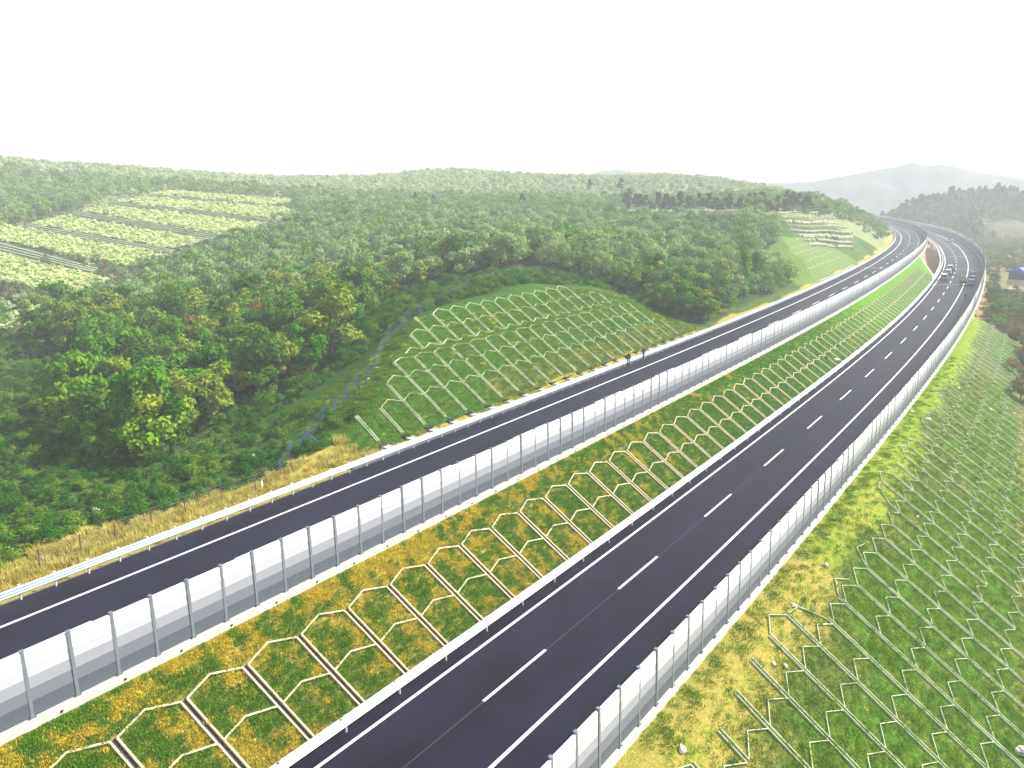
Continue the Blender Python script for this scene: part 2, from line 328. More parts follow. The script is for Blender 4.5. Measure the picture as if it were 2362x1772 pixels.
FIELDS = [[(385,442),(671,463),(668,475),(345,450)],[(335,456),(668,482),(650,508),(262,466)],[(240,474),(640,521),(505,541),(180,487)],[(150,499),(480,556),(400,576),(70,517)],
          [(-60,508),(45,533),(395,594),(345,608),(262,622),(228,618),(-60,540)],[(-60,572),(0,585),(205,634),(240,652),(195,682),(112,676),(60,648),(-60,640)],[(125,698),(10,742),(60,758),(104,732)]]
FIELD_HULL = [(-900,520),(0,528),(60,508),(177,482),(275,452),(385,438),(450,441),(678,460),(700,520),(560,575),(420,640),(300,705),(250,740),(160,750),(60,795),(-20,760),(-60,660),(-900,640)]
TERR_HULL = [(1440,482),(1720,480),(1800,488),(1960,508),(2000,560),(1940,600),(1850,585),(1800,520),(1700,520),(1440,505)]
V, F, msk, GS, GoL = build_ground()
ground = link('ground', V, F, GRASS, smooth=True); tag(ground, kind='structure')
def paint_ground():
    pj = project(V); px, py = pj[:, 0], pj[:, 1]
    S_, O_ = so_many(V[:, 0], V[:, 1], 'L'); SR_, OR_ = so_many(V[:, 0], V[:, 1], 'R')
    cov = np.tile(np.array([.045,.115,.014]), (len(V), 1)); straw = np.full(len(V), .38)
    x, y = V[:, 0], V[:, 1]; wob = np.sin(x*.31+y*.17)*1.2+np.sin(x*.11-y*.23+1)*1.3
    left = msk == 0
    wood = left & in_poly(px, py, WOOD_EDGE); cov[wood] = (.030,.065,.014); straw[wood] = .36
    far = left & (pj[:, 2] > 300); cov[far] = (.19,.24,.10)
    cut = left & (O_ > -36) & (O_ < -15.5) & (S_ > 30) & (S_ < 112); cov[cut] = (.036,.110,.010); straw[cut] = .27; low = cut & (O_ > -19.5) & (S_ > 55); cov[low] = (.065,.095,.015); straw[low] = .38
    cut2 = left & (O_ > -34) & (O_ < -14) & (S_ > 182) & (S_ < 262); cov[cut2] = (.12,.20,.035); straw[cut2] = .3
    verge = left & (O_ > -15.6-np.where(S_ < 33, 1.6, 0)+wob*.35); straw[verge] = .95
    tongue = left & (S_ > 6) & (S_ < 20) & (O_ > -19+wob) & (O_ <= -15); straw[tongue] = .8
    med = msk == 1; g = np.clip((SR_-5)/70, 0, 1)[:, None]
    cov[med] = (np.array([.040,.110,.008])*(1-g)+np.array([.085,.230,.010])*g)[med]; straw[med] = (.60-.30*g[:, 0])[med]
    rt = msk == 2; v = rt & (OR_ < 11.2+wob*.35+.7*(SR_ < 62)); e = rt & ~v
    cov[rt] = (.065,.155,.010); straw[rt] = .36
    cov[v] = (.18,.29,.012); straw[v] = (.52-.14*np.clip((SR_-20)/60, 0, 1))[v]
    cov[left & ~wood & ~far & ~cut & ~cut2] = (.035,.10,.012)
    tan = rt & (OR_ < 12.9+wob*.5) & (SR_ < 26); straw[tan] = .62
    br = e & (OR_ < 14.5+wob); cov[br] = (.10,.14,.028)
    val = rt & (V[:, 2] < valley(SR_, OR_)+.4); cov[val] = (.13,.12,.05); straw[val] = .45
    under = (SR_ > sb(OR_)+1) & (O_ > -14) & (OR_ < 9); cov[under] = (.33,.22,.12); straw[under] = .3
    me = ground.data
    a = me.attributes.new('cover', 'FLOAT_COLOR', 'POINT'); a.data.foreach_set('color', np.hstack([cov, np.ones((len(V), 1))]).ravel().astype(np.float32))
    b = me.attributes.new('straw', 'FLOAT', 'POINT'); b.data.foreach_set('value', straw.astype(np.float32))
paint_ground()
def g_left(X, Y): S_, O_ = so_many(X, Y, 'L'); return ground_left(S_, O_), S_, O_
def g_right(X, Y): S_, O_ = so_many(X, Y, 'R'); return ground_right(S_, O_), S_, O_
def hit(px, py, side='L', dmin=30, dmax=900, n=220):
    """ray from the lens to the ground: where the traced photo point stands in the world"""
    px = np.atleast_1d(np.asarray(px, float)); py = np.atleast_1d(np.asarray(py, float)); g = g_left if side == 'L' else g_right
    D = np.array([ray(a, b) for a, b in zip(px, py)]); res = np.full((len(px), 3), np.nan); ts = dmin*(dmax/dmin)**np.linspace(0, 1, n)
    prev = np.full(len(px), dmin); done = np.zeros(len(px), bool)
    for t in ts:
        P = OC+D*t; z, _, _ = g(P[:, 0], P[:, 1]); h = (P[:, 2] <= z) & ~done
        for i in np.nonzero(h)[0]:
            a, b = prev[i], t
            for _k in range(9):
                m_ = (a+b)/2; Q = OC+D[i]*m_; zz = g(Q[:1], Q[1:2])[0][0]
                if Q[2] <= zz: b = m_
                else: a = m_
            Q = OC+D[i]*b; res[i] = Q; done[i] = True
        prev[:] = t
        if done.all(): break
    return res
# far plain, hills, mountains -------------------------------------------------
PLAIN = mat('plain', (.20,.19,.12), .95, var=.0, scale=.01, ramp=[(.35,(.10,.12,.05)),(.5,(.28,.25,.16)),(.62,(.16,.15,.09))], detail=8)
vs, fs = [], []; nr = 40
for i, r in enumerate([60, 140, 250, 420, 650, 1000, 1600, 2600, 5000, 9000]):
    for k in range(nr): a = 2*math.pi*k/nr; vs.append((250+r*math.cos(a), 350+r*math.sin(a), -24.0))
for i in range(9):
    for k in range(nr): fs.append((i*nr+k, i*nr+(k+1) % nr, (i+1)*nr+(k+1) % nr, (i+1)*nr+k))
fs.append(tuple(range(nr))); tag(link('plain', vs, fs, PLAIN), kind='structure')
HILLM = mat('hill_scrub', (.10,.10,.07), .95, ramp=[(.35,(.030,.032,.025)),(.52,(.10,.095,.06)),(.68,(.17,.16,.11))], scale=.05, detail=10, bump=1.0, bscale=.5)
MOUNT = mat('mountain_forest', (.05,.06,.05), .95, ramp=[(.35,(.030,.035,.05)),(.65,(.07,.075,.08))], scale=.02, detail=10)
def vnoise(x, y, sc_, seed):
    r = np.random.default_rng(seed).random((64, 64)); x = np.asarray(x)*sc_; y = np.asarray(y)*sc_; i = np.floor(x).astype(int); j = np.floor(y).astype(int); u = x-i; v = y-j; u = u*u*(3-2*u); v = v*v*(3-2*v)
    g = lambda a, b: r[a % 64, b % 64]
    return (g(i, j)*(1-u)+g(i+1, j)*u)*(1-v)+(g(i, j+1)*(1-u)+g(i+1, j+1)*u)*v
def ridge(name, prof, dep, thick, base, m, ny=60, rough=1.5, dz=0.0):
    """hill whose crest follows a traced skyline at its own distance, sloping to the plain on both sides"""
    xs = np.array([p[0] for p in prof], float); ys = np.array([p[1] for p in prof], float); X = np.arange(xs[0], xs[-1]+.1, (xs[-1]-xs[0])/149.9999); Y = np.interp(X, xs, ys)
    rows = []
    for j, u in enumerate(np.linspace(-1, 1, ny)):
        row = []
        for k, (a, b) in enumerate(zip(X, Y)):
            P = at_d(a, b, dep); d = P[:2]/np.linalg.norm(P[:2]); f = max(0.0, 1-abs(u)**1.3)
            wx, wy = P[0]+d[0]*thick*u, P[1]+d[1]*thick*u; nz = rough*sum(w_*(float(vnoise(wx, wy, k_/thick, 7))-.5) for w_, k_ in ((9, 2.1), (5, 5.3), (2.6, 11.7), (1.5, 24)))*min(1, (1-f)*5)*min(1, f*4)
            row.append((P[0]+d[0]*thick*u, P[1]+d[1]*thick*u, base+(P[2]+dz-base)*f+nz*(.5+.5*f)))
        rows.append(row)
    n = len(rows[0]); vs = [p for r in rows for p in r]
    return tag(link(name, vs, [(i*n+k, i*n+k+1, (i+1)*n+k+1, (i+1)*n+k) for i in range(ny-1) for k in range(n-1)], m, smooth=True), kind='structure')
HILL = ridge('hill', [(1990,505),(2050,497),(2110,478),(2150,464),(2220,452),(2290,447),(2362,455),(2440,470),(2540,500),(2600,520)], 600, 150, -25, HILLM, rough=2.5)
ridge('mountain', [(1650,470),(1720,424),(1800,424),(1880,418),(1950,405),(2010,394),(2060,386),(2085,380),(2103,374),(2118,377),(2140,382),(2170,379),(2200,383),(2240,394),(2300,404),(2362,412),(2450,420),(2560,440)], 1150, 250, -25, MOUNT, rough=3.5)
ridge('mountain', [(1120,430),(1170,403),(1215,397),(1260,400),(1300,408),(1345,404),(1380,395),(1420,390),(1460,395),(1520,397),(1600,405),(1680,424),(1720,440)], 1250, 220, -25, MOUNT, rough=2.5)
ridge('mountain', [(240,470),(400,425),(520,412),(640,418),(760,415),(900,420),(1050,430)], 1300, 220, -25, MOUNT, rough=2)
# ------------------------------------------------------------------ roads, paint, decks
BRL, BRR = 256.0, 168.0
S_END = 760
def road(name, P, o0, o1, s0, s1): return tag(strip(name, P, s0, s1, o0, o1, 0.0, ASPH, 3.0), kind='structure')
road('road', PR, -5.0, 8.15, -60, S_END); road('road', PL, -12.9, .05, -60, S_END)
def line(P, o, s0, s1, wd=.2, h=.012, m=WHITE, name='lane_line'): return tag(strip(name, P, s0, s1, o-wd/2, o+wd/2, h, m, 3.0), kind='structure')
LW = 3.717
line(PR, -LW, -60, S_END, .22); line(PR, LW, -60, S_END, .22)
line(PL, -10.215, -60, S_END, .22); line(PL, -2.78, -60, S_END, .22)
def dashes(P, o, offs, s1):
    vs, fs = [], []
    s = offs
    while s < s1:
        for k in range(4):
            a, b = s+k*1.5, s+(k+1)*1.5; n = len(vs); vs += [P(a, o-.1, .012), P(a, o+.1, .012), P(b, o+.1, .012), P(b, o-.1, .012)]; fs.append((n, n+1, n+2, n+3))
        s += 15
    return tag(link('dashed_lane_line', vs, fs, WHITE), kind='structure')
dashes(PR, 0, -60, S_END); dashes(PL, -10.215+LW, 149.24-210, S_END)
for s in (221, 268, 330, 400): line(lambda a, o, h: PR(s+o, a, h), 0, -4.5, 7.9, .35, .016, CONCW, 'expansion_joint')
for s in (240, 300, 360): line(lambda a, o, h: PL(s+o, a, h), 0, -12.4, -.2, .35, .016, CONCW, 'expansion_joint')
SEAM = mat('asphalt_seam', (.09,.09,.10), .8)
for P, o in ((PR, 0.03), (PL, -6.5)): line(P, o, -60, 170, .035, .006, SEAM, 'asphalt_seam')
def bridge(P, o0, o1, s0, label, z_pier):
    b = thing('bridge', label, 'bridge', P(s0, (o0+o1)/2, 0)); inv = Matrix.Translation(-Vector(b.location))
    d = sweep('deck', P, s0, S_END, [(o0, -.03), (o1, -.03), (o1, -.5), (o1-1.6, -1.0), (o1-2.2, -2.2), (o0+2.2, -2.2), (o0+1.6, -1.0), (o0, -.5)], CONC, 4.0); d.data.transform(inv); d.parent = b
    s = s0+28
    while s < 700:
        for o in (o0+3, o1-3):
            x, y, z = P(s, o); mb = MB(); mb.tube((x, y, z-2.2), (x, y, z_pier), .7, n=12); p = mb.build('pier', CONC); p.data.transform(inv); p.parent = b
        x0, x1 = P(s, o0+1.8, -2.75), P(s, o1-1.8, -2.75); mb = MB(); mb.bar(x0, x1, 1.5, 1.1); p = mb.build('pier_cap', CONC); p.data.transform(inv); p.parent = b
        s += 30
    return b
bridge(PR, -5.5, 8.75, BRR, 'curved concrete bridge under the right-hand carriageway where the parked cars stand', -22)
bridge(PL, -13.4, .55, BRL, 'curved concrete bridge under the left-hand carriageway beyond the grass slope', -22)
# ------------------------------------------------------------------ noise barriers
SP, BH = 1.924, 3.62
def panel_mesh():
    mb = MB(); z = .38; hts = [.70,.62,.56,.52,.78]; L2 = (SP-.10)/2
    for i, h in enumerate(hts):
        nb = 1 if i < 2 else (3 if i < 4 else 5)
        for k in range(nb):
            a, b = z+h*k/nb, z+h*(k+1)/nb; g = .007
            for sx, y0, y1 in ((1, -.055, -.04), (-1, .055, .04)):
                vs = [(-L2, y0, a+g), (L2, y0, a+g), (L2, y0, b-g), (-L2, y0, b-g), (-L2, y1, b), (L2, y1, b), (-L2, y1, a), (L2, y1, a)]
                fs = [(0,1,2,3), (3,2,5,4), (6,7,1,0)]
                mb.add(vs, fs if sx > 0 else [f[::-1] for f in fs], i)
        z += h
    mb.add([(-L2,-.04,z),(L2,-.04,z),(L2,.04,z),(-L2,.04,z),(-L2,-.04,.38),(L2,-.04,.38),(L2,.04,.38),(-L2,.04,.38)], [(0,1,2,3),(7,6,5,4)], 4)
    return mb
PAN0 = panel_mesh()
def post_mb():
    mb = MB(); mb.box((0, -.07, BH/2+.14), (.15, .014, BH-.26)); mb.box((0, .07, BH/2+.14), (.15, .014, BH-.26)); mb.box((0, 0, BH/2+.14), (.012, .126, BH-.26))
    mb.box((0, 0, BH+.025), (.19, .19, .03)); mb.box((0, 0, .29), (.30, .26, .025))
    for x, y in ((-.11,-.1),(.11,-.1),(-.11,.1),(.11,.1)): mb.box((x, y, .325), (.035, .035, .045))
    return mb
def barrier(P, o, s0, s1, label, side=-1, tall0=None):
    root = thing('noise_barrier', label, 'noise barrier', P(0, o)); R0 = Vector(root.location)
    base = sweep('concrete_base', P, s0-1, s1+1, [(o-.24, -.25), (o+.24, -.25), (o+.24, .26), (o-.24, .26)], CONC, SP); base.data.transform(Matrix.Translation(-R0)); base.parent = root
    pan = PAN0.build('panel', PANELM); pm = pan.data; bpy.data.objects.remove(pan); po = post_mb().build('post', POSTM); qm = po.data; bpy.data.objects.remove(po)
    n = int((s1-s0)/SP); idx = list(range(n)); items = []
    for i in idx:
        a = Vector(P(s0+i*SP, o)); b = Vector(P(s0+(i+1)*SP, o)); c = (a+b)/2; d = b-a; rz = math.atan2(d.y, d.x); pj = project(np.array(c))
        key = 1e5 if (pj[1] > SH+260 or pj[0] < -260) else pj[2]
        items.append((key, i, a, c, rz, math.atan2(d.z, math.hypot(d.x, d.y))))
    items.sort(key=lambda t: t[0])
    sp_, sq = MB(), MB()
    pv, pf, pmi = PAN0.v, PAN0.f, PAN0.m; pmb = post_mb()
    for rank, (key, i, a, c, rz, pt) in enumerate(items):
        jit = random.uniform(-.012, .012)
        Mx = Matrix.Translation(c-R0)@Matrix.Rotation(rz, 4, 'Z')@Matrix.Rotation(-pt, 4, 'Y')@Matrix.Rotation(jit, 4, 'X')
        Mp = Matrix.Translation(a-R0)@Matrix.Rotation(rz, 4, 'Z')
        if rank < 100:
            x = bpy.data.objects.new('panel', pm); C.objects.link(x); x.parent = root; x.matrix_local = Mx
            y = bpy.data.objects.new('post', qm); C.objects.link(y); y.parent = root; y.matrix_local = Mp
        else:
            n0 = len(sp_.v); sp_.v += [tuple(Mx@Vector(v)) for v in pv]; sp_.f += [tuple(k+n0 for k in f) for f in pf]; sp_.m += pmi
            n0 = len(sq.v); sq.v += [tuple(Mp@Vector(v)) for v in pmb.v]; sq.f += [tuple(k+n0 for k in f) for f in pmb.f]; sq.m += pmb.m
    if sp_.v:
        x = sp_.build('panel', PANELM, root); x['kind'] = 'stuff'; y = sq.build('post', POSTM, root); y['kind'] = 'stuff'
    return root
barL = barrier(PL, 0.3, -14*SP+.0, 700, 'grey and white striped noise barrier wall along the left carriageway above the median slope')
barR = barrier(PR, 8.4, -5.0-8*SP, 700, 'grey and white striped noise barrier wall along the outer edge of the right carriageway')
# small drain outlets in the base of the left barrier
dm = MB(); dm.tube((0, 0, 0), (.10, 0, 0), .065, n=10); dp = dm.build('drain_pipe', BLACK); dmesh = dp.data; bpy.data.objects.remove(dp)
for i in range(-2, 46):
    x = bpy.data.objects.new('drain_pipe', dmesh); C.objects.link(x); x.parent = barL; T = float(np.interp(i*SP*1.5+1.1, sL, TL)); x.matrix_local = Matrix.Translation(Vector(PL(i*SP*1.5+1.1, .47, .02))-Vector(barL.location))@Matrix.Rotation(-T, 4, 'Z')
# ------------------------------------------------------------------ guard rails
def wave_profile(o, z0, face, h=.52, dp=.085, th=.02):
    pts = []; n = 24
    for k in range(n+1):
        u = k/n; pts.append((o+face*(dp*(.5-.5*math.cos(u*2*math.pi*3))), z0+h*u))
    return pts+[(a-face*th, b) for a, b in pts[::-1]]
def guardrail(P, o, s0, s1, spacing, label, face, double=False, m=GALV, z0=.40):
    root = thing('guardrail', label, 'guardrail', P(0, o)); R0 = Vector(root.location); inv = Matrix.Translation(-R0)
    r = sweep('rail', P, s0, s1, wave_profile(o+face*.10, z0, face), m, 3.0); r.data.transform(inv); r.parent = root
    if double: r = sweep('rail', P, s0, s1, wave_profile(o-face*.14, z0, -face), m, 3.0); r.data.transform(inv); r.parent = root
    mb = MB(); mb.tube((0, 0, -.25), (0, 0, .98), .062, n=10); mb.box((0, 0, .985), (.14, .14, .02)); pj_ = mb.build('post', GALV); pm = pj_.data; bpy.data.objects.remove(pj_)
    sb_ = MB(); sb_.box((.05*face, 0, .66), (.12, .10, .34)); items = []
    n = int((s1-s0)/spacing)
    for i in range(n):
        a = Vector(P(s0+i*spacing, o)); pj = project(np.array(a)); items.append((1e5 if pj[1] > SH+80 or pj[0] < -60 else pj[2], a, -float(np.interp(s0+i*spacing, sR if P is PR else sL, TR if P is PR else TL))))
    items.sort(key=lambda t: t[0]); rest = MB(); pmb = mb; sm = sb_.build('spacer', GALV); smd = sm.data; bpy.data.objects.remove(sm)
    for k, (_, a, rz) in enumerate(items):
        Mx = Matrix.Translation(a-R0)@Matrix.Rotation(rz, 4, 'Z')
        if k < 100:
            x = bpy.data.objects.new('post', pm); C.objects.link(x); x.parent = root; x.matrix_local = Mx
            if k < 40: y = bpy.data.objects.new('spacer', smd); C.objects.link(y); y.parent = root; y.matrix_local = Mx
        else:
            n0 = len(rest.v); rest.v += [tuple(Mx@Vector(v)) for v in pmb.v]; rest.f += [tuple(q+n0 for q in f) for f in pmb.f]; rest.m += pmb.m
    if rest.v: x = rest.build('post', GALV, root); x['kind'] = 'stuff'
    return root
guardrail(PL, -12.72, 3.73-16*1.942, 620, 1.942, 'pale triple-wave steel guardrail between the left carriageway and the wooded hillside', 1, m=GALV2)
guardrail(PR, -4.62, -2.144-5*3.92, 620, 3.92, 'pale double steel guardrail at the foot of the grass slope in the middle', 1, double=True)
guardrail(PR, 7.75, 20, 620, 3.92, 'blue-grey steel guardrail standing in front of the outer noise barrier', -1, m=BLUEP)
# concrete gutters behind the rails
g = sweep('gutter', PL, 30, 256, [(-14.15, -.1), (-13.05, -.1), (-13.05, .14), (-14.15, .14)], CONCW, 3.0); tag(g, 'pale concrete gutter kerb behind the left guardrail', 'gutter')
g = sweep('gutter', PR, -30, 232, [(-5.62, -.1), (-5.10, -.1), (-5.10, .10), (-5.62, .10)], CONCW, 3.0); tag(g, 'pale concrete gutter kerb at the foot of the median grass slope', 'gutter')
tag(strip('road_shoulder', PL, -60, 256, -13.1, -12.88, -.02, CONC, 3.0), kind='structure')
tag(sweep('bridge_parapet', PR, 236, 700, [(-5.5, -.03), (-5.15, -.03), (-5.15, .42), (-5.5, .42)], CONCW, 4.0), 'low pale concrete parapet on the inner edge of the right bridge', 'parapet')
# ------------------------------------------------------------------ honeycomb slope lattices
def curb_pair(mb, A, B, nrm, across, gap, wd, ht, floor):
    for s in (-1, 1):
        off = across*(s*(gap+wd)/2); mb.bar(A+off+nrm*(ht/2-.05), B+off+nrm*(ht/2-.05), wd, ht+.1, up=nrm, mi=0)
    if floor:
        mb.add([A-across*gap/2+nrm*.045, A+across*gap/2+nrm*.045, B+across*gap/2+nrm*.045, B-across*gap/2+nrm*.045], [(0,1,2,3)], 1)
def lattice(label, cols, surf, rows, apex, gap, wd, ht, mats, floor, origin, skip=None, wob=0.0):
    """cols: stations; surf(s, t) -> point on the slope, t = distance along slope plan from the start; rows: list of node t (top to bottom)"""
    root = thing('slope_lattice', label, 'slope lattice', origin); R0 = Vector(root.location); gables = []; ribs = []
    for ci, s in enumerate(cols):
        rr = rows(ci, s)
        if len(rr) < 2: continue
        mb = MB(); k = 0; dep_ = project(np.array(surf(s, rr[0])))[2]
        for a, b in zip(rr[:-1], rr[1:]):
            A, B = Vector(surf(s, a))-R0, Vector(surf(s, b))-R0; d = (B-A).normalized(); C2 = Vector(surf(s+.5, a))-R0; ac = (C2-A).normalized(); nr_ = ac.cross(d).normalized()
            if nr_.z < 0: nr_ = -nr_
            if skip and skip(s, (a+b)/2):
                if k: ribs.append((dep_, mb)); mb = MB(); k = 0
                continue
            g_ = d*.03; curb_pair(mb, A+g_, B-g_*.2, nr_, ac, gap, wd, ht, floor); k += 1
        if k: ribs.append((dep_, mb))
    for ci in range(len(cols)-1):
        s0, s1 = cols[ci], cols[ci+1]; ra, rb = rows(ci, s0), rows(ci+1, s1)
        for j in range(min(len(ra), len(rb))-1):
            if skip and skip((s0+s1)/2, ra[j]): continue
            A = Vector(surf(s0+gap/2+wd/2, ra[j]+.004))-R0; B = Vector(surf(s1-gap/2-wd/2, rb[j]+.004))-R0; mid = (s0+s1)/2; sgn = 1 if ra[1] > ra[0] else -1
            Cp = Vector(surf(mid+random.uniform(-.05, .05), (ra[j]+rb[j])/2-sgn*apex))-R0
            e = (B-A).normalized(); dn = (Vector(surf(s0, ra[j+1]))-R0-A).normalized(); nr_ = e.cross(dn).normalized()
            if nr_.z < 0: nr_ = -nr_
            mb = MB(); mb.bar(A+nr_*(ht/2-.05), Cp+nr_*(ht/2-.05), wd, ht+.1, up=nr_); mb.bar(Cp+nr_*(ht/2-.053), B+nr_*(ht/2-.053), wd, ht+.1, up=nr_)
            gables.append((project(np.array(Cp+R0))[2], mb))
    for nm, lst in (('drain_rib', ribs), ('arch', gables)):
        lst.sort(key=lambda t: t[0] if t[0] > 15 else 999); rest = MB()
        for k, (_, mb) in enumerate(lst):
            if k < 100: mb.build(nm, mats, root)
            else:
                n0 = len(rest.v); rest.v += mb.v; rest.f += [tuple(q+n0 for q in f) for f in mb.f]; rest.m += mb.m
        if rest.v: x = rest.build(nm, mats, root); x['kind'] = 'stuff'
    return root
# median: between the left barrier and the right guard rail
MEDW = {}
def med_pt(s, t):
    s = s+1.9*(t-.3)     # t = 0 at the left barrier foot, 1 at the gutter of the right carriageway ; s = station of R
    sl_ = float(np.interp(s, TAB_R, TAB_S)); A = Vector(PL(sl_, .4, -.08)); B = Vector(PR(s, -5.3, -.02)); P = A.lerp(B, t)
    if t < .3: P.z += .35*math.sin(t/.3*math.pi)*.6
    return P
mcols = [-9.0-3.45*3+3.46*i for i in range(76)]
lattice('cream concrete honeycomb lattice with dark drain channels on the slope between the two carriageways', mcols, lambda s, t: med_pt(s, t),
        lambda ci, s: [.30, .65, .97] if s < sb(-6)-2 else [], .052, .24, .10, .19, [CURB, DITCH], True, PL(0, 1.5))
def cut_pt(s, t):     # t = horizontal distance up from the toe line at o=-15.8
    o = -15.8-t; T = float(np.interp(s, sL, TL)); d2 = t if t < 8.3 else (8.3 if t < 9.5 else t-1.2)
    return Vector((float(np.interp(s, sL, xL))+o*math.cos(T), float(np.interp(s, sL, yL))-o*math.sin(T), float(zL(s))-.17+.667*d2))
def nat_at(s, o):
    T = float(np.interp(s, sL, TL)); return float(natural(float(np.interp(s, sL, xL))+o*math.cos(T), float(np.interp(s, sL, yL))-o*math.sin(T)))
def cut_skip(s, t):
    if 8.2 < t < 9.6: return True
    return nat_at(s, -15.8-t) < cut_pt(s, t).z+.12
ccols = [35.5+3.19*i for i in range(22)]
lattice('pale concrete honeycomb lattice on the cut hillside behind the two walkers', ccols, cut_pt, lambda ci, s: [14.2, 11.9, 9.65, 8.15, 6.0, 3.6, .5][(0 if ci % 1 == 0 else 1):],   .60, .22, .055, .13, [CURBG, GRASS], False, PL(70, -16), skip=cut_skip)
c2 = [192+3.3*i for i in range(19)]
lattice('faint pale lattice on the small bright green cut slope beside the far left carriageway', c2, cut_pt, lambda ci, s: [14.2, 11.9, 9.65, 8.15, 6.0, 3.6, .5], .7, .12, .07, .08, [CURBG, GRASS], False, PL(220, -16), skip=cut_skip)
def emb_pt(s, t):
    o = 10.2+t; T = float(np.interp(s, sR, TR)); return Vector((float(np.interp(s, sR, xR))+o*math.cos(T), float(np.interp(s, sR, yR))-o*math.sin(T), float(zR(s))+.45-.69*t))
def emb_skip(s, t):
    P = emb_pt(s, t); h = hash((round(s*3), round(t*2))) % 100
    z = float(ground_right(np.array([s]), np.array([10.2+t]))[0])
    if z > P.z+.1 or s > 156: return True
    if 27 < s < 43 and t < 2.6: return True
    return h < 5 or (t < 1.2 and h < 40)
ecols = [12.35-3.13*6+3.13*i for i in range(53)]
rj = {i: random.uniform(-.5, .6) for i in range(80)}
def emb_rows(ci, s):
    t0 = .9+rj[ci]*.9+(1.3 if 20 < s < 46 else 0); z_end = 5.0+6.5 if s < 120 else 9.5
    return [max(0.1, t0)]+[x for x in (2.75, 5.15, 7.55, 9.95, 12.35, 14.75, 17.15) if True]
lattice('mossy concrete honeycomb lattice covering the long outer embankment below the right barrier', ecols, emb_pt, emb_rows, .66, .24, .04, .15, [CURBG, GRASS], False, PR(40, 12), skip=emb_skip)
# chute ends, dark drain mats along the cut toe
GUT = MB(); GUT.box((0, 0, 0), (.62, 1.7, .16)); GUT.box((-.33, 0, .06), (.07, 1.7, .2)); GUT.box((.33, 0, .06), (.07, 1.7, .2))
ORD = 'first second third fourth fifth sixth seventh eighth ninth tenth eleventh twelfth thirteenth fourteenth fifteenth sixteenth seventeenth eighteenth nineteenth twentieth'.split()+['twenty-'+w_ for w_ in 'first second third fourth fifth sixth seventh eighth ninth'.split()]+['thirtieth']+['thirty-'+w_ for w_ in 'first second third fourth fifth sixth seventh eighth ninth'.split()]
first = None; nchute = 0
for s in ccols:
    T = float(np.interp(s, sL, TL)); x, y, z = PL(s, -14.55, -.06)
    if first is None:
        first = thing('drain_chute', 'first pale drain chute from the near end along the foot of the cut slope', 'drain chute', (x, y, z), -T+math.pi/2, 'drain chutes along the foot of the cut slope')
        GUT.build('chute', CONCW, first)
        mb = MB(); mb.box((0, 1.25, .10), (.85, .8, .16), taper=.85); mb.build('mat', BLACK, first)
    else: nchute += 1; dup(first, (x, y, z), -T+math.pi/2, label='%s pale drain chute from the near end along the foot of the cut slope' % ORD[nchute])
i2 = MB(); i2.box((0, 0, 0), (.5, 3.0, .14))
f2 = None
for i in range(17):
    s = 196+3.3*i; T = float(np.interp(s, sL, TL)); x, y, z = PL(s, -14.6, -.02)
    if f2 is None:
        f2 = tag(i2.build('drain_chute', CONCW), 'narrow pale concrete chute below the far bright green slope', 'drain chute', 'drain chutes below the far green slope'); f2.location = (x, y, z); f2.rotation_euler = (0, 0, -T+math.pi/2)
    else:
        c = f2.copy(); C.objects.link(c); c.location = (x, y, z); c.rotation_euler = (0, 0, -T+math.pi/2)
# end wall of the median slope
A = Vector(med_pt(sb(-10.8)-1, 0)); B = Vector(med_pt(sb(-5.3)-1, 1)); mb = MB(); mb.bar(A+Vector((0,0,-.6)), B+Vector((0,0,-.6)), .5, 1.5); tag(mb.build('abutment_wall', CONC), 'slanting concrete wall closing the far end of the grass median slope', 'wall')
# ------------------------------------------------------------------ crop fields and furrows on the terraces
CROP = mat('withered_crop', (.5,.5,.3), .95, ramp=[(.38,(.10,.17,.03)),(.50,(.24,.31,.09)),(.60,(.48,.53,.22))], scale=.25, detail=6, bump=1.0, bscale=1.2, distort=2.5)
FURR = mat('furrow_soil', (.09,.12,.07), .95, var=.3, scale=.5, bump=.6, bscale=2); FURP = mat('furrow_crop', (.30,.36,.20), .95, var=.35, scale=.8)
def drape(name, poly, m, lift=.35, nu=40, nv=8, thick=.5):
    """sheet over a traced quadrilateral (top-left, top-right, bottom-right, bottom-left) laid on the ground at its own distance"""
    poly = [Vector(p) for p in poly]; n = len(poly); c = poly
    if n == 4: tl, tr, br, bl = c; top = lambda u: tl.lerp(tr, u); bot = lambda u: bl.lerp(br, u)
    P = [(top(u).lerp(bot(u), v)+Vector((1.5*math.sin(v*9+poly[0].x), 1.1*math.sin(u*31+poly[0].x)+.7*math.sin(u*83)))) for v in np.linspace(0, 1, nv) for u in np.linspace(0, 1, nu)]
    H = hit([p.x for p in P], [p.y for p in P])
    if np.isnan(H).any(): H = np.where(np.isnan(H), np.nanmean(H, axis=0), H)
    H[:, 2] += lift+np.array([random.uniform(-.12, .12) for _ in P])
    o = link(name, H, [(i*nu+k, (i+1)*nu+k, (i+1)*nu+k+1, i*nu+k+1) for i in range(nv-1) for k in range(nu-1)], m, smooth=False)
    return tag(o, kind='structure')
QUADS = [[(385,442),(671,463),(668,475),(345,450)],[(335,456),(668,482),(650,508),(262,466)],[(240,474),(640,521),(505,541),(180,487)],[(150,499),(480,556),(400,576),(70,517)],
         [(-60,508),(395,590),(300,617),(-60,543)],[(-60,572),(255,645),(190,684),(-60,640)],[(80,705),(128,699),(60,765),(-30,760)]]
for qd in QUADS: drape('crop_field', qd, CROP, nu=60, nv=14)
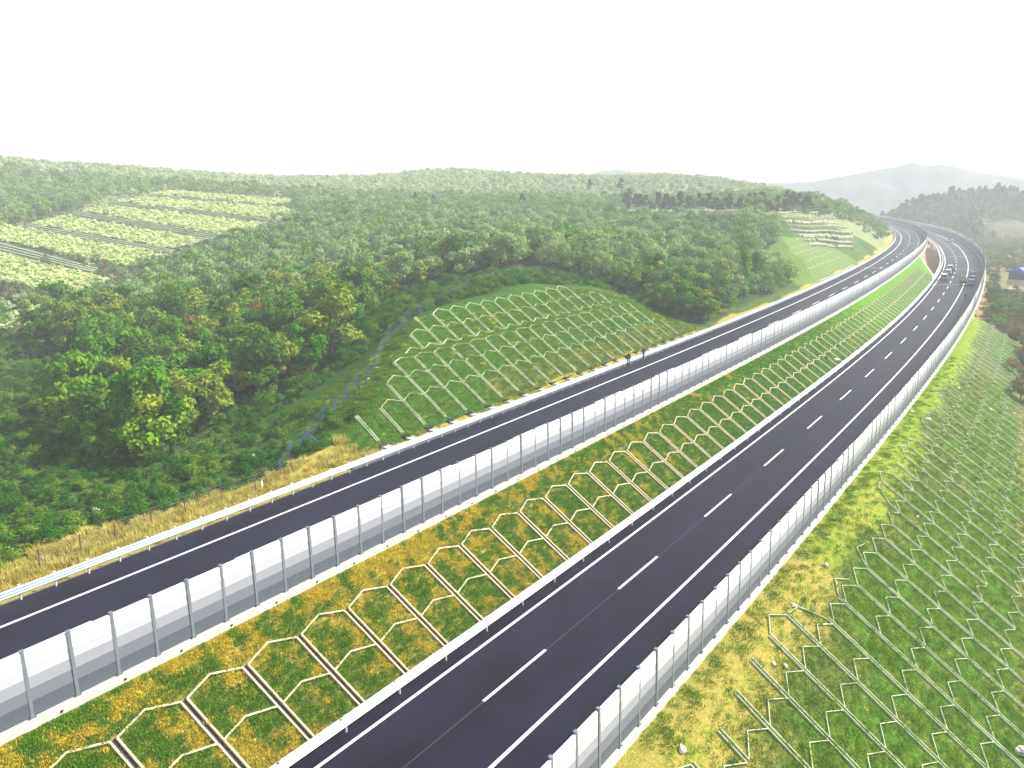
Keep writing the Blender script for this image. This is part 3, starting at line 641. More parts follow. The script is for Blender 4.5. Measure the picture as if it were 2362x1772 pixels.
STRIPS = [[(345,451),(670,477),(670,482),(340,456)],[(262,467),(650,509),(642,518),(244,473)],[(180,488),(508,541),(485,556),(154,498)],[(66,517),(400,577),(392,591),(40,532)],[(-60,543),(228,620),(208,634),(-60,571)]]
for q in STRIPS:
    q = [Vector(a) for a in q]; drape('furrow_strip', [tuple(a) for a in q], FURR, lift=.25, nu=30, nv=3)
    for f in (.25, .5, .75):
        a, b = q[0].lerp(q[3], f), q[1].lerp(q[2], f); H = hit(np.linspace(a.x, b.x, 22), np.linspace(a.y, b.y, 22)); mb = MB()
        if np.isnan(H).any(): continue
        for i in range(21): mb.bar(Vector(H[i])+Vector((0,0,.45)), Vector(H[i+1])+Vector((0,0,.45)), .55, .35)
        tag(mb.build('crop_row', FURP), kind='structure')
# rubble terrace walls on the far hillside
def rock_mesh(r, seed, sq=.75):
    bm = bmesh.new(); bmesh.ops.create_icosphere(bm, subdivisions=2, radius=r); rn = random.Random(seed)
    ph = [rn.uniform(0, 6) for _ in range(6)]
    for v in bm.verts:
        d = v.co.normalized(); k = 1+.22*math.sin(d.x*3+ph[0])+.18*math.sin(d.y*4+ph[1])+.12*math.sin(d.z*6+ph[2])+rn.uniform(-.06, .06); v.co = Vector((d.x*r*k, d.y*r*k*.85, d.z*r*k*sq))
    V_ = [tuple(v.co) for v in bm.verts]; F_ = [tuple(v.index for v in f.verts) for f in bm.faces]; bm.free(); return V_, F_
WALLM = mat('terrace_rubble', (.42,.41,.31), .95, var=.3, scale=1.0)
walls = [((1457,489),(1709,488)),((1470,503),(1705,507)),((1795,493),(1905,491)),((1800,503),(1930,505)),((1808,514),(1925,516)),((1820,523),(1950,526)),((1832,534),(1958,537)),((1845,545),(1965,549)),((1858,555),(1975,562)),((1870,566),(1960,573))]
for k, (a, b) in enumerate(walls):
    n = int((b[0]-a[0])/3.0); H = hit(np.linspace(a[0], b[0], n), np.linspace(a[1], b[1], n)+np.sin(np.linspace(0, 9, n)+k)*1.3)
    mb = MB(); V_, F_ = rock_mesh(.75, k)
    for P in H:
        if np.isnan(P[0]) or random.random() < .12: continue
        sc_ = random.uniform(.6, 1.25); c = P+np.array([random.uniform(-.4, .4), random.uniform(-.4, .4), .2])
        mb.add([(c[0]+v[0]*sc_*1.5, c[1]+v[1]*sc_, c[2]+v[2]*sc_) for v in V_], F_)
    if mb.v: tag(mb.build('terrace_wall', WALLM), ['longer low pale rubble terrace line on the hillside left of the tall tree, upper one','long low pale rubble terrace line on the hillside left of the tall tree, lower one'][k] if k < 2 else '%s pale rubble terrace line from the top of the stepped hillside above the far curve' % ['first','second','third','fourth','fifth','sixth','seventh','eighth'][k-2], 'terrace wall', 'terrace walls on the far hillside')
# ------------------------------------------------------------------ vegetation
def crown_mesh(name, h, r, nblob, nleaf, ls, seed, shape='round', mt='leaf', trunk=True, base=.25):
    rn = np.random.default_rng(seed); blobs = []
    for k in range(nblob):
        a = rn.uniform(0, 6.283); u = rn.uniform(0, 1)
        if shape == 'round':   z = h*(base+(1-base)*u*.9); rr = r*math.sqrt(max(.05, 1-((u-.42)/.62)**2)); d = rr*rn.uniform(.35, .85); br = r*rn.uniform(.24, .40)
        elif shape == 'poplar': z = h*(.12+.82*u); rr = r*(.35+.9*u*(1-u)*2); d = rr*rn.uniform(.1, .5); br = r*rn.uniform(.35, .6)
        elif shape == 'pine':  z = h*(.3+.62*u); rr = r*(1.05-u*.85); d = rr*rn.uniform(.4, .9); br = r*rn.uniform(.22, .34)
        else:                  z = h*(.1+.6*u); rr = r; d = rr*rn.uniform(0, .8); br = r*rn.uniform(.3, .5)
        blobs.append((d*math.cos(a), d*math.sin(a), z, br, rn.uniform(0, 1)))
    per = nleaf//nblob; VV = np.empty((per*nblob*4, 3)); tint = np.empty(per*nblob*4)
    k = 0
    for bx, by, bz, br, bt in blobs:
        dd = rn.normal(size=(per, 3)); dd /= np.linalg.norm(dd, axis=1)[:, None]; rad = br*(.55+.5*rn.random(per)**.6)*(1+.35*np.sin(dd[:, 0]*5+bt*9)*np.sin(dd[:, 2]*4+bt*5))
        c = np.array([bx, by, bz])+dd*rad[:, None]*np.array([1, 1, .75 if shape != 'poplar' else 1.3])
        n = dd+rn.normal(size=(per, 3))*.55+np.array([0, 0, .35]); n /= np.linalg.norm(n, axis=1)[:, None]
        t = np.cross(n, rn.normal(size=(per, 3))); t /= np.linalg.norm(t, axis=1)[:, None]; b = np.cross(n, t); s = ls*rn.uniform(.6, 1.35, per)[:, None]
        for q, (e, f) in enumerate(((-1, 0), (0, -.55), (1, 0), (0, .55))): VV[k*4+q:(k+per)*4:4] = c+t*s*e+b*s*f
        tv = np.clip(bt*.6+rn.random(per)*.4, 0, 1); tint[k*4:(k+per)*4] = np.repeat(tv, 4); k += per
    VV[:, 2] = np.maximum(VV[:, 2], .03)
    me = bpy.data.meshes.new(name); nf = k; me.vertices.add(nf*4); me.vertices.foreach_set('co', VV.ravel()); me.loops.add(nf*4); me.loops.foreach_set('vertex_index', np.arange(nf*4, dtype=np.int32))
    me.polygons.add(nf); me.polygons.foreach_set('loop_start', np.arange(0, nf*4, 4, dtype=np.int32)); me.polygons.foreach_set('loop_total', np.full(nf, 4, dtype=np.int32)); me.update(calc_edges=True)
    a = me.attributes.new('tint', 'FLOAT', 'POINT'); a.data.foreach_set('value', tint.astype(np.float32)); me.materials.append(MATS[mt]); return me, blobs
leafmat('leaf', (.030,.11,.008), (.10,.24,.020), (.27,.32,.045))
leafmat('leaf_fresh', (.04,.17,.008), (.13,.31,.014), (.36,.36,.03))
leafmat('leaf_far_hazed', (.12,.23,.06), (.22,.35,.11), (.34,.43,.17))  # far trees: distance haze painted into the leaf colour as extra paleness
leafmat('leaf_rust', (.13,.10,.018), (.20,.15,.028), (.26,.18,.04))
leafmat('leaf_olive', (.07,.09,.025), (.16,.16,.05), (.32,.22,.07))
leafmat('needle', (.012,.024,.012), (.026,.044,.018), (.05,.06,.025), .1)
leafmat('scrub_leaf', (.012,.075,.005), (.045,.175,.010), (.19,.30,.025))
leafmat('straw_blade', (.36,.31,.05), (.54,.47,.10), (.64,.58,.20), .3)
leafmat('hill_leaf_hazed', (.28,.36,.18), (.42,.51,.28), (.54,.60,.37))  # hill scrub lightened beyond its own green; the haze is in the colour
def trunk_mesh(h, r, blobs, seed):
    rn = random.Random(seed); mb = MB(); pts = [Vector((0, 0, -.2))]
    for k in range(1, 5): pts.append(Vector((rn.uniform(-.12, .12)*k*.5, rn.uniform(-.12, .12)*k*.5, h*.72*k/4)))
    for k in range(4): mb.tube(pts[k], pts[k+1], r*(1-k*.2), r*(1-(k+1)*.2), n=7, caps=False)
    for b in blobs[:7]:
        s = pts[1+rn.randrange(3)]; mb.tube(s, Vector((b[0]*.85, b[1]*.85, b[2])), r*.42, r*.1, n=5, caps=False)
    o = mb.build('trunk', BARK); me = o.data; bpy.data.objects.remove(o); return me
KINDS = {}
def kind(key, h, r, nb, nl, ls, seed, shape='round', mt='leaf'):
    me, bl = crown_mesh('crown', h, r, nb, nl, ls, seed, shape, mt); KINDS[key] = (me, trunk_mesh(h, .13 if h > 3 else .05, bl, seed), h)
for i in range(4): kind('oak%d' % i, 6.0+i*.4, 2.9, 13, 2500, .21, 20+i)
for i in range(2): kind('fresh%d' % i, 5.4+i*.5, 2.5, 12, 2200, .21, 40+i, mt='leaf_fresh')
kind('rust0', 4.6, 2.0, 11, 2000, .14, 50, mt='leaf_rust')
for i in range(3): kind('far%d' % i, 5.6, 2.9, 13, 1150, .23, 60+i, mt='leaf_far_hazed')
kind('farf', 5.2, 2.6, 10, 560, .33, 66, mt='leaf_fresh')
for i in range(2): kind('olive%d' % i, 4.2, 2.3, 11, 1000, .22, 70+i, mt='leaf_olive')
for i in range(2): kind('pine%d' % i, 8.5, 2.6, 16, 900, .34, 80+i, 'pine', 'needle')
for i in range(2): kind('poplar%d' % i, 11.0, 1.5, 16, 1300, .26, 90+i, 'poplar', 'leaf_fresh')
kind('hill0', 3.0, 2.4, 8, 260, .40, 95, mt='hill_leaf_hazed'); kind('hill1', 2.2, 2.2, 7, 220, .40, 96, mt='hill_leaf_hazed')
def mk_bush(key, r, nl, ls, seed, mt):
    me, bl = crown_mesh('foliage', r*1.3, r, 6, nl, ls, seed, 'bush', mt); KINDS[key] = (me, None, r)
for i in range(3): mk_bush('scrub%d' % i, 1.0, 520, .085, 100+i, 'scrub_leaf')
def blade_mesh(seed, n, h, spread, wd):
    rn = np.random.default_rng(seed); vs, fs = [], []
    for k in range(n):
        a = rn.uniform(0, 6.28); rr = spread*math.sqrt(rn.random()); x, y = rr*math.cos(a), rr*math.sin(a); l = rn.uniform(0, 6.28); t = rn.uniform(.15, .75)*h; hh = h*rn.uniform(.6, 1.1); c, s = math.cos(l+1.57)*wd, math.sin(l+1.57)*wd
        n0 = len(vs); vs += [(x-c, y-s, 0), (x+c, y+s, 0), (x+math.cos(l)*t*.5+c*.6, y+math.sin(l)*t*.5+s*.6, hh*.62), (x+math.cos(l)*t*.5-c*.6, y+math.sin(l)*t*.5-s*.6, hh*.62), (x+math.cos(l)*t, y+math.sin(l)*t, hh)]
        fs += [(n0, n0+1, n0+2, n0+3), (n0+3, n0+2, n0+4)]
    return vs, fs
def blade_kind(key, seed, n, h, sp_, wd, mt):
    vs, fs = blade_mesh(seed, n, h, sp_, wd); me = bpy.data.meshes.new('blades'); me.from_pydata(vs, [], fs); me.materials.append(MATS[mt])
    a = me.attributes.new('tint', 'FLOAT', 'POINT'); a.data.foreach_set('value', np.repeat(np.random.default_rng(seed).random(n), 5).astype(np.float32)); KINDS[key] = (me, None, h)
leafmat('grass_blade', (.050,.17,.004), (.10,.27,.007), (.24,.38,.012), .3)
leafmat('gold_blade', (.42,.34,.018), (.60,.48,.033), (.74,.60,.07), .3)
leafmat('olive_blade', (.055,.17,.005), (.13,.27,.009), (.33,.40,.025), .3)
for i in range(2):
    blade_kind('straw%d' % i, 120+i, 46, .55, .42, .022, 'straw_blade'); blade_kind('grass%d' % i, 124+i, 40, .11, .30, .016, 'grass_blade'); blade_kind('gold%d' % i, 134+i, 40, .11, .30, .016, 'gold_blade'); blade_kind('olv%d' % i, 128+i, 40, .15, .36, .018, 'olive_blade')
SRC = {}
def place_tree(key, P, rz, sc_, label, cat, group, name, parts=True):
    me, tr, _ = KINDS[key]
    o = bpy.data.objects.new(name, None); C.objects.link(o); o.location = P; o.rotation_euler = (0, 0, rz); o.scale = (sc_*random.uniform(.9, 1.12), sc_*random.uniform(.9, 1.12), sc_*random.uniform(.85, 1.12))
    tag(o, label, cat, group)
    c = bpy.data.objects.new('crown', me); C.objects.link(c); c.parent = o
    if tr: t = bpy.data.objects.new('trunk', tr); C.objects.link(t); t.parent = o
    SRC.setdefault(key, c); return o
def stuff(name, pts, scales, keys, kid, cat=None, tilt=0.0):
    """one object of uncountable plants: points carrying instances of plant meshes"""
    me = bpy.data.meshes.new(name); me.vertices.add(len(pts)); me.vertices.foreach_set('co', np.asarray(pts, np.float32).ravel())
    for nm, arr in (('sc', scales), ('rz', RNG.uniform(0, 6.283, len(pts))), ('kd', kid)):
        a = me.attributes.new(nm, 'FLOAT', 'POINT'); a.data.foreach_set('value', np.asarray(arr, np.float32))
    ob = bpy.data.objects.new(name, me); C.objects.link(ob); tag(ob, kind='stuff')
    ng = bpy.data.node_groups.new(name+'_nodes', 'GeometryNodeTree'); ng.interface.new_socket('Geometry', in_out='INPUT', socket_type='NodeSocketGeometry'); ng.interface.new_socket('Geometry', in_out='OUTPUT', socket_type='NodeSocketGeometry')
    N = ng.nodes.new; L = ng.links.new; gi = N('NodeGroupInput'); go = N('NodeGroupOutput'); jn = N('GeometryNodeJoinGeometry')
    def attr(nm): a = N('GeometryNodeInputNamedAttribute'); a.data_type = 'FLOAT'; a.inputs[0].default_value = nm; return a.outputs[0]
    sc_, rz, kd = attr('sc'), attr('rz'), attr('kd'); cx = N('ShaderNodeCombineXYZ'); L(rz, cx.inputs[2])
    cs = N('ShaderNodeCombineXYZ'); [L(sc_, cs.inputs[i]) for i in range(3)]
    for i, k in enumerate(keys):
        cmp = N('FunctionNodeCompare'); cmp.data_type = 'FLOAT'; cmp.operation = 'EQUAL'; L(kd, cmp.inputs[0]); cmp.inputs[1].default_value = float(i); cmp.inputs['Epsilon'].default_value = .3
        oi = N('GeometryNodeObjectInfo'); oi.inputs[0].default_value = SRC[k]; oi.inputs[1].default_value = True
        ip = N('GeometryNodeInstanceOnPoints'); L(gi.outputs[0], ip.inputs['Points']); L(cmp.outputs[0], ip.inputs['Selection']); L(oi.outputs['Geometry'], ip.inputs['Instance']); L(cx.outputs[0], ip.inputs['Rotation']); L(cs.outputs[0], ip.inputs['Scale']); L(ip.outputs[0], jn.inputs[0])
    L(jn.outputs[0], go.inputs[0]); md = ob.modifiers.new('scatter', 'NODES'); md.node_group = ng; return ob
# --- candidate tree positions on the left hillside, in plan
def jgrid(x0, x1, y0, y1, st):
    gx, gy = np.meshgrid(np.arange(x0, x1, st), np.arange(y0, y1, st)); gx = gx+RNG.uniform(-.45, .45, gx.shape)*st; gy = gy+RNG.uniform(-.45, .45, gy.shape)*st; return gx.ravel(), gy.ravel()
def left_points(st, dmin, dmax, xr=(-340, 340)):
    X, Y = jgrid(xr[0], xr[1], 40, dmax, st); k = (np.abs(X) < Y*.95+25) & (Y > dmin) & (Y <= dmax); X, Y = X[k], Y[k]
    Z, S_, O_ = g_left(X, Y); k = (O_ < -17) & (S_ < 590) & (S_ > -58) & (O_ > -560); X, Y, Z, S_, O_ = X[k], Y[k], Z[k], S_[k], O_[k]
    pj = project(np.stack([X, Y, Z], -1)); k = (pj[:, 0] > -260) & (pj[:, 0] < 2400)
    return X[k], Y[k], Z[k], S_[k], O_[k], pj[k]
def clear_of(pj, S_, O_):
    px, py = pj[:, 0], pj[:, 1]; ok = in_poly(px, py, WOOD_EDGE) & ~in_poly(px, py, FIELD_HULL) & ~in_poly(px, py, TERR_HULL)
    ok &= ~((S_ > 30) & (S_ < 112) & (O_ > -34)); ok &= ~((S_ > 185) & (S_ < 262) & (O_ > -33)); return ok
X, Y, Z, S_, O_, pj = left_points(3.5, 45, 265); ok = clear_of(pj, S_, O_); X, Y, Z, S_, O_, pj = X[ok], Y[ok], Z[ok], S_[ok], O_[ok], pj[ok]
# hidden by the crest of the cut: thin out nothing, just keep those in or near the frame
order = np.argsort(pj[:, 2]+np.where(pj[:, 0] < -40, 500, 0)); nt_ = 0; rest = []
LBL = {'oak': 'dark green bushy broadleaf tree in the dense wood left of the carriageways', 'fresh': 'bright yellow-green broadleaf tree among the darker trees of the near wood', 'rust': 'small rust-brown autumn tree standing among the green trees of the wood'}
for i in order:
    u = RNG.random(); key = 'oak%d' % RNG.integers(4)
    near = pj[i, 2] < 105
    if near and pj[i, 0] < 560 and u < .5: key = 'fresh%d' % RNG.integers(2)
    elif u < .12: key = 'fresh%d' % RNG.integers(2)
    elif u > .945: key = 'rust0'
    sc_ = float(np.clip(RNG.normal(1.05, .2), .55, 1.4))
    if nt_ < 262 and pj[i, 0] > -60:
        kk = key[:-1]; a_, b_ = pj[i, 0], pj[i, 1]
        zn = ('on the near edge of the wood facing the left scrub' if b_ > 930 else 'in the wood between the scrub and the lower terraced field' if a_ < 330 and b_ > 760 else 'at the far left below the terraced field' if a_ < 200 else 'in the wood just below the terraced field' if a_ < 430 else
              'in the thick of the wood left of the wire fence' if a_ < 700 and b_ > 700 else 'high in the wood right of the terraced field' if a_ < 700 else 'in the wood close behind the blue fence posts' if a_ < 1100 and b_ > 640 else 'in the wood above the crest of the cut slope' if a_ < 1330 else 'in the wood between the cut slope and the poplars')
        ad_ = {'oak': 'dark green broadleaf tree', 'fresh': 'bright yellow-green broadleaf tree', 'rust': 'brownish autumn tree'}[kk]
        place_tree(key, (X[i], Y[i], Z[i]-.05), RNG.uniform(0, 6.28), sc_, ad_+' '+zn, 'tree', ad_+'s '+zn, 'broadleaf_tree'); nt_ += 1
    else: rest.append((X[i], Y[i], Z[i]-.05, sc_, pj[i, 2]))
WOOD_FAR = rest
# specially placed trees
def special(px, py, key, sc_, label, cat='tree', name='broadleaf_tree', side='L', dmin=30):
    H = hit([px], [py], side, dmin)[0]
    if np.isnan(H[0]): return None
    return place_tree(key, (H[0], H[1], H[2]-.05), random.uniform(0, 6.28), sc_, label, cat, None, name)
sp = [(712,1720+0,0)]
special(1716,690,'poplar0',1.15,'tall pale green poplar, front one of the pair beside the left carriageway guardrail'); special(1742,685,'poplar1',.95,'tall pale green poplar, right one of the pair beside the left carriageway guardrail')
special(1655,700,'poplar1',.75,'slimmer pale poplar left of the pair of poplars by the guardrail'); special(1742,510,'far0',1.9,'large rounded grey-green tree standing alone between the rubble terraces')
special(1000,480,'pine1',.75,'dark pine standing left of its twin on the middle of the far hillside',name='pine_tree'); special(960,474,'pine0',.7,'dark pine, leftmost on the open far hillside',name='pine_tree'); special(1205,478,'pine0',.8,'dark bushy pine alone right of centre on the far hillside',name='pine_tree')
special(1360,440,'pine0',.9,'dark pine on the hillside just left of the long row of pines',name='pine_tree'); special(1432,442,'pine1',.9,'dark pine standing above the left end of the row of pines',name='pine_tree')
k_ = 0
PR_ = []
for px in range(1440, 1870, 13):
    py = 488+6*math.sin(px*.05)+(px-1440)*.012; H = hit([px+random.uniform(-5, 5)], [py+random.uniform(-5, 5)])[0]
    if np.isnan(H[0]): continue
    place_tree('pine%d' % (k_ % 2), (H[0], H[1], H[2]), random.uniform(0, 6), random.uniform(.75, 1.15), '%s dark pine from the left in the long row above the rubble terraces' % ORD[k_], 'tree', 'dark pines in a long row on the far hillside', 'pine_tree'); k_ += 1
special(2050,545,'olive0',.7,'dark low bush on the hill spur beside the far left carriageway',cat='bush',name='bush')
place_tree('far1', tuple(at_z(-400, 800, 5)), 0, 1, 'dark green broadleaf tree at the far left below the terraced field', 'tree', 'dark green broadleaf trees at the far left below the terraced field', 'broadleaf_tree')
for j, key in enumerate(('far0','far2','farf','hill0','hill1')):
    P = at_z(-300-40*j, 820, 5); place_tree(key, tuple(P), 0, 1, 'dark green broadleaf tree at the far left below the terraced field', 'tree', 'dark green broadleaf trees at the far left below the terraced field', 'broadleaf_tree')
# the remaining wood as one mass
R_ = np.array(WOOD_FAR); X2, Y2, Z2, S2, O2, p2 = left_points(4.2, 265, 400); ok = clear_of(p2, S2, O2); n2 = int(ok.sum())
pts = np.concatenate([R_[:, :3], np.stack([X2[ok], Y2[ok], Z2[ok]], -1)]); scs = np.concatenate([R_[:, 3], RNG.normal(.85, .2, n2).clip(.45, 1.25)])
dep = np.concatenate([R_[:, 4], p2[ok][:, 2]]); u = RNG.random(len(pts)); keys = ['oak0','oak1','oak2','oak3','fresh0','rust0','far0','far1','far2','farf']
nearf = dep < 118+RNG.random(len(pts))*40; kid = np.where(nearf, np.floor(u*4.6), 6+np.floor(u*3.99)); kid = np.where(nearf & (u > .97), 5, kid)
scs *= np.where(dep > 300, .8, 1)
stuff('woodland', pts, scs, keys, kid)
# low scrub over the open parts of the far hills
X2, Y2, Z2, S2, O2, p2 = left_points(3.4, 330, 640, (-420, 420)); ok = ~in_poly(p2[:, 0], p2[:, 1], FIELD_HULL) & ~in_poly(p2[:, 0], p2[:, 1], TERR_HULL) & (O2 < -22) & (RNG.random(len(X2)) < .8)
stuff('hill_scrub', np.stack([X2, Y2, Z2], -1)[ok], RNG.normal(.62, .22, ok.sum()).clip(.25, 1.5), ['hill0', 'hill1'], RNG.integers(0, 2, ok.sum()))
# withered crop plants lying over the terraces, and brush round the fields
leafmat('crop_leaf', (.30,.42,.12), (.62,.70,.30), (.80,.82,.48), .2)
mk_bush('crop0', .9, 90, .26, 110, 'crop_leaf')
P = hit([300], [575])[0]; o = bpy.data.objects.new('crop_plant', KINDS['crop0'][0]); C.objects.link(o); o.location = tuple(P); tag(o, 'pale withered crop clump in the lower middle terrace of the left field', 'crop plant'); SRC['crop0'] = o
X, Y = jgrid(-330, 20, 90, 420, 1.5); k = np.abs(X) < Y*.95+25; X, Y = X[k], Y[k]; Z, S_, O_ = g_left(X, Y); pj = project(np.stack([X, Y, Z], -1)); inq = np.zeros(len(X), bool); ins = np.zeros(len(X), bool)
for qd in QUADS: inq |= in_poly(pj[:, 0], pj[:, 1], qd)
for qd in STRIPS: ins |= in_poly(pj[:, 0], pj[:, 1], qd)
ok = inq & (pj[:, 0] > -50); stuff('crop_plants', np.stack([X, Y, Z+.2], -1)[ok], RNG.normal(.75, .25, ok.sum()).clip(.3, 1.3)*.9, ['crop0'], np.zeros(ok.sum()))
ok = in_poly(pj[:, 0], pj[:, 1], FIELD_HULL) & ~inq & ~ins & (RNG.random(len(X)) < .3) & (pj[:, 0] > -50)
stuff('field_brush', np.stack([X, Y, Z], -1)[ok], RNG.normal(.55, .2, ok.sum()).clip(.25, 1.1)*np.where(pj[ok][:, 1] > 600, .8, .5), ['hill0', 'hill1', 'olive0', 'far0'], np.floor(RNG.random(ok.sum())*3.9))
# --- near scrub, dry grass, short grass (ground cover)
def seed_src(key, px, py, label, name, cat, side='L', z=None, sc_=1.0):
    P = at_z(px, py, z) if z is not None else hit([px], [py], side)[0]; me = KINDS[key][0]; o = bpy.data.objects.new(name, me); C.objects.link(o); o.location = tuple(P); o.scale = (sc_,)*3; tag(o, label, cat); SRC[key] = o; return o
seed_src('scrub0', 250, 1150, 'low dark green shrub in the scrub beside the near left guardrail', 'shrub', 'shrub'); seed_src('scrub1', 120, 1060, 'low green shrub at the far left of the scrub below the wood', 'shrub', 'shrub'); seed_src('scrub2', 700, 960, 'low green shrub beside the blue braced fence post', 'shrub', 'shrub')
X, Y = jgrid(-170, 40, 30, 215, 1.0); kq = np.abs(X) < Y*.82+20; X, Y = X[kq], Y[kq]; Z, S_, O_ = g_left(X, Y); pj = project(np.stack([X, Y, Z], -1)); dn = np.sin(X*.35+Y*.21)+np.sin(Y*.27-X*.4+1)
edge = -17.6-np.where((S_ > 6) & (S_ < 20), 1.8, 0)+.5*dn
ok = (O_ < edge) & (pj[:, 0] > -80) & ~((S_ > 30) & (O_ > -20)) & ~((S_ > 36) & (S_ < 112) & (O_ > -33)) & (~in_poly(pj[:, 0], pj[:, 1], WOOD_EDGE) | (RNG.random(len(X)) < .35)) & ((Y < 150) | (pj[:, 1] > 735))
ok &= RNG.random(len(X)) < np.clip(.35+vnoise(X, Y, .22, 9)*1.1, 0, 1)
stuff('scrub', np.stack([X, Y, Z], -1)[ok], (RNG.normal(.62, .2, len(X)).clip(.2, 1.2)*(.75+.6*vnoise(X, Y, .3, 12)))[ok], ['scrub0', 'scrub1', 'scrub2'], RNG.integers(0, 3, ok.sum()))
seed_src('straw0', 180, 1290, 'clump of dry golden grass behind the near left guardrail', 'dry_grass_clump', 'grass clump'); seed_src('straw1', 480, 1115, 'large clump of dry golden grass in the patch beside the wood', 'dry_grass_clump', 'grass clump')
def strip_pts(P, s0, s1, o0, o1, per, gfun):
    n = int((s1-s0)*abs(o1-o0)*per); s = RNG.uniform(s0, s1, n); o = RNG.uniform(o0, o1, n); s_, x_, y_, T_ = (sR, xR, yR, TR) if P == 'R' else (sL, xL, yL, TL); T = np.interp(s, s_, T_)
    return np.interp(s, s_, x_)+o*np.cos(T), np.interp(s, s_, y_)-o*np.sin(T), gfun(s, o), s, o
x, y, z, s, o = strip_pts('L', -6, 112, -19, -13.9, 5.5, ground_left); ok = (o > -15.8-np.where(s < 33, 1.4, 0)-np.where((s > 6) & (s < 20), 2.6, 0)+.5*np.sin(s*.9)+.4*np.sin(s*2.3)) & ((s < 33) | (RNG.random(len(s)) < .5))
stuff('dry_grass', np.stack([x, y, z], -1)[ok], RNG.normal(.8, .25, ok.sum()).clip(.3, 1.4)*np.where(s[ok] > 33, .55, 1), ['straw0', 'straw1'], RNG.integers(0, 2, ok.sum()))
seed_src('grass0', 1000, 1300, 'tuft of short green grass on the median slope', 'grass_tuft', 'grass tuft', z=2.0); seed_src('grass1', 400, 1690, 'tuft of short grass in the nearest large honeycomb cell of the median slope', 'grass_tuft', 'grass tuft', z=2.0)
for kx in ('grass0', 'grass1'):
    o_ = SRC[kx]; s0, oo = so_of(o_.location); o_.location = med_pt(s0, .45 if kx == 'grass0' else .4)
seed_src('gold0', 300, 1600, 'tuft of golden dry grass above the nearest large honeycomb cell', 'grass_tuft', 'grass tuft', z=3.6); seed_src('gold1', 700, 1400, 'tuft of golden dry grass on the median slope near the left barrier', 'grass_tuft', 'grass tuft', z=3.6)
for kx in ('gold0', 'gold1'):
    o_ = SRC[kx]; s0, oo = so_of(o_.location); o_.location = med_pt(s0, .16)
n = 70000; s = -24+RNG.random(n)**1.5*165; t = RNG.uniform(.03, .97, n); sl_ = np.interp(s, TAB_R, TAB_S)
A = np.stack([np.array(PL(a, .4, -.08)) for a in np.linspace(-30, 190, 500)]); B = np.stack([np.array(PR(a, -5.3, -.02)) for a in np.linspace(-50, 170, 500)])
PA = np.stack([np.interp(sl_, np.linspace(-30, 190, 500), A[:, k]) for k in range(3)], -1); PB = np.stack([np.interp(s, np.linspace(-50, 170, 500), B[:, k]) for k in range(3)], -1)
pts = PA+(PB-PA)*t[:, None]; pts[:, 2] += np.where(t < .3, .21*np.sin(np.clip(t/.3, 0, 1)*math.pi), 0)
ph = ((s-1.9*(t-.3)-mcols[0])/3.46) % 1.0; ok = ~((t > .28) & ((ph < .085) | (ph > .915))) & (RNG.random(n) < np.clip((142-s)/75, 0, 1))
pp = pts[ok]; nz_ = .35*vnoise(pp[:, 0], pp[:, 1], .9, 3)+.45*vnoise(pp[:, 0], pp[:, 1], 2.3, 4)+.2*vnoise(pp[:, 0], pp[:, 1], .25, 5)+RNG.normal(0, .05, len(pp)); thr = .575+np.clip(s[ok]-10, 0, 60)/60*.22+np.where(t[ok] < .27, -.05, .02)
stuff('lawn_grass', pp, RNG.normal(.8, .2, ok.sum()).clip(.4, 1.3), ['grass0', 'grass1', 'gold0', 'gold1'], RNG.integers(0, 2, ok.sum())+np.where(nz_ > thr, 2, 0))
seed_src('olv0', 1900, 1500, 'tuft of olive grass on the upper part of the outer embankment', 'grass_tuft', 'grass tuft', 'R'); seed_src('olv1', 2150, 1600, 'tuft of dark olive grass on the lower part of the outer embankment', 'grass_tuft', 'grass tuft', 'R')
x, y, z, s, o = strip_pts('R', 2, 110, 8.8, 26, 13, ground_right); ok = RNG.random(len(s)) < np.clip(1.25-s/110, .25, 1)*np.where(o < 11.6+.5*np.sin(s*.5)+.3*np.sin(s*1.7)  , .4, 1)
ph = ((s-ecols[0])/3.13) % 1.0; ok &= ~((o > 10.5) & ((ph < .05) | (ph > .95)))
stuff('embankment_grass', np.stack([x, y, z], -1)[ok], RNG.normal(.85, .25, ok.sum()).clip(.35, 1.5), ['olv0', 'olv1'], RNG.integers(0, 2, ok.sum()))
x, y, z, s, o = strip_pts('L', 32, 112, -30, -15.9, 14, ground_left); ok = RNG.random(len(s)) < .8
ph = ((s-ccols[0])/3.19) % 1.0; ok &= ~((ph < .06) | (ph > .94)); nz_ = vnoise(x, y, .8, 21)*.6+vnoise(x, y, 2.1, 22)*.4
stuff('cut_slope_grass', np.stack([x, y, z], -1)[ok], RNG.normal(1.0, .3, ok.sum()).clip(.4, 1.7), ['grass0', 'olv1', 'straw0'], np.where(nz_[ok] > .74, 2, RNG.integers(0, 2, ok.sum()))) if False else stuff('cut_slope_grass', np.stack([x, y, z], -1)[ok], RNG.normal(1.0, .3, ok.sum()).clip(.4, 1.7), ['grass0', 'olv1', 'gold0'], np.where(nz_[ok] > .77, 2, RNG.integers(0, 2, ok.sum())))
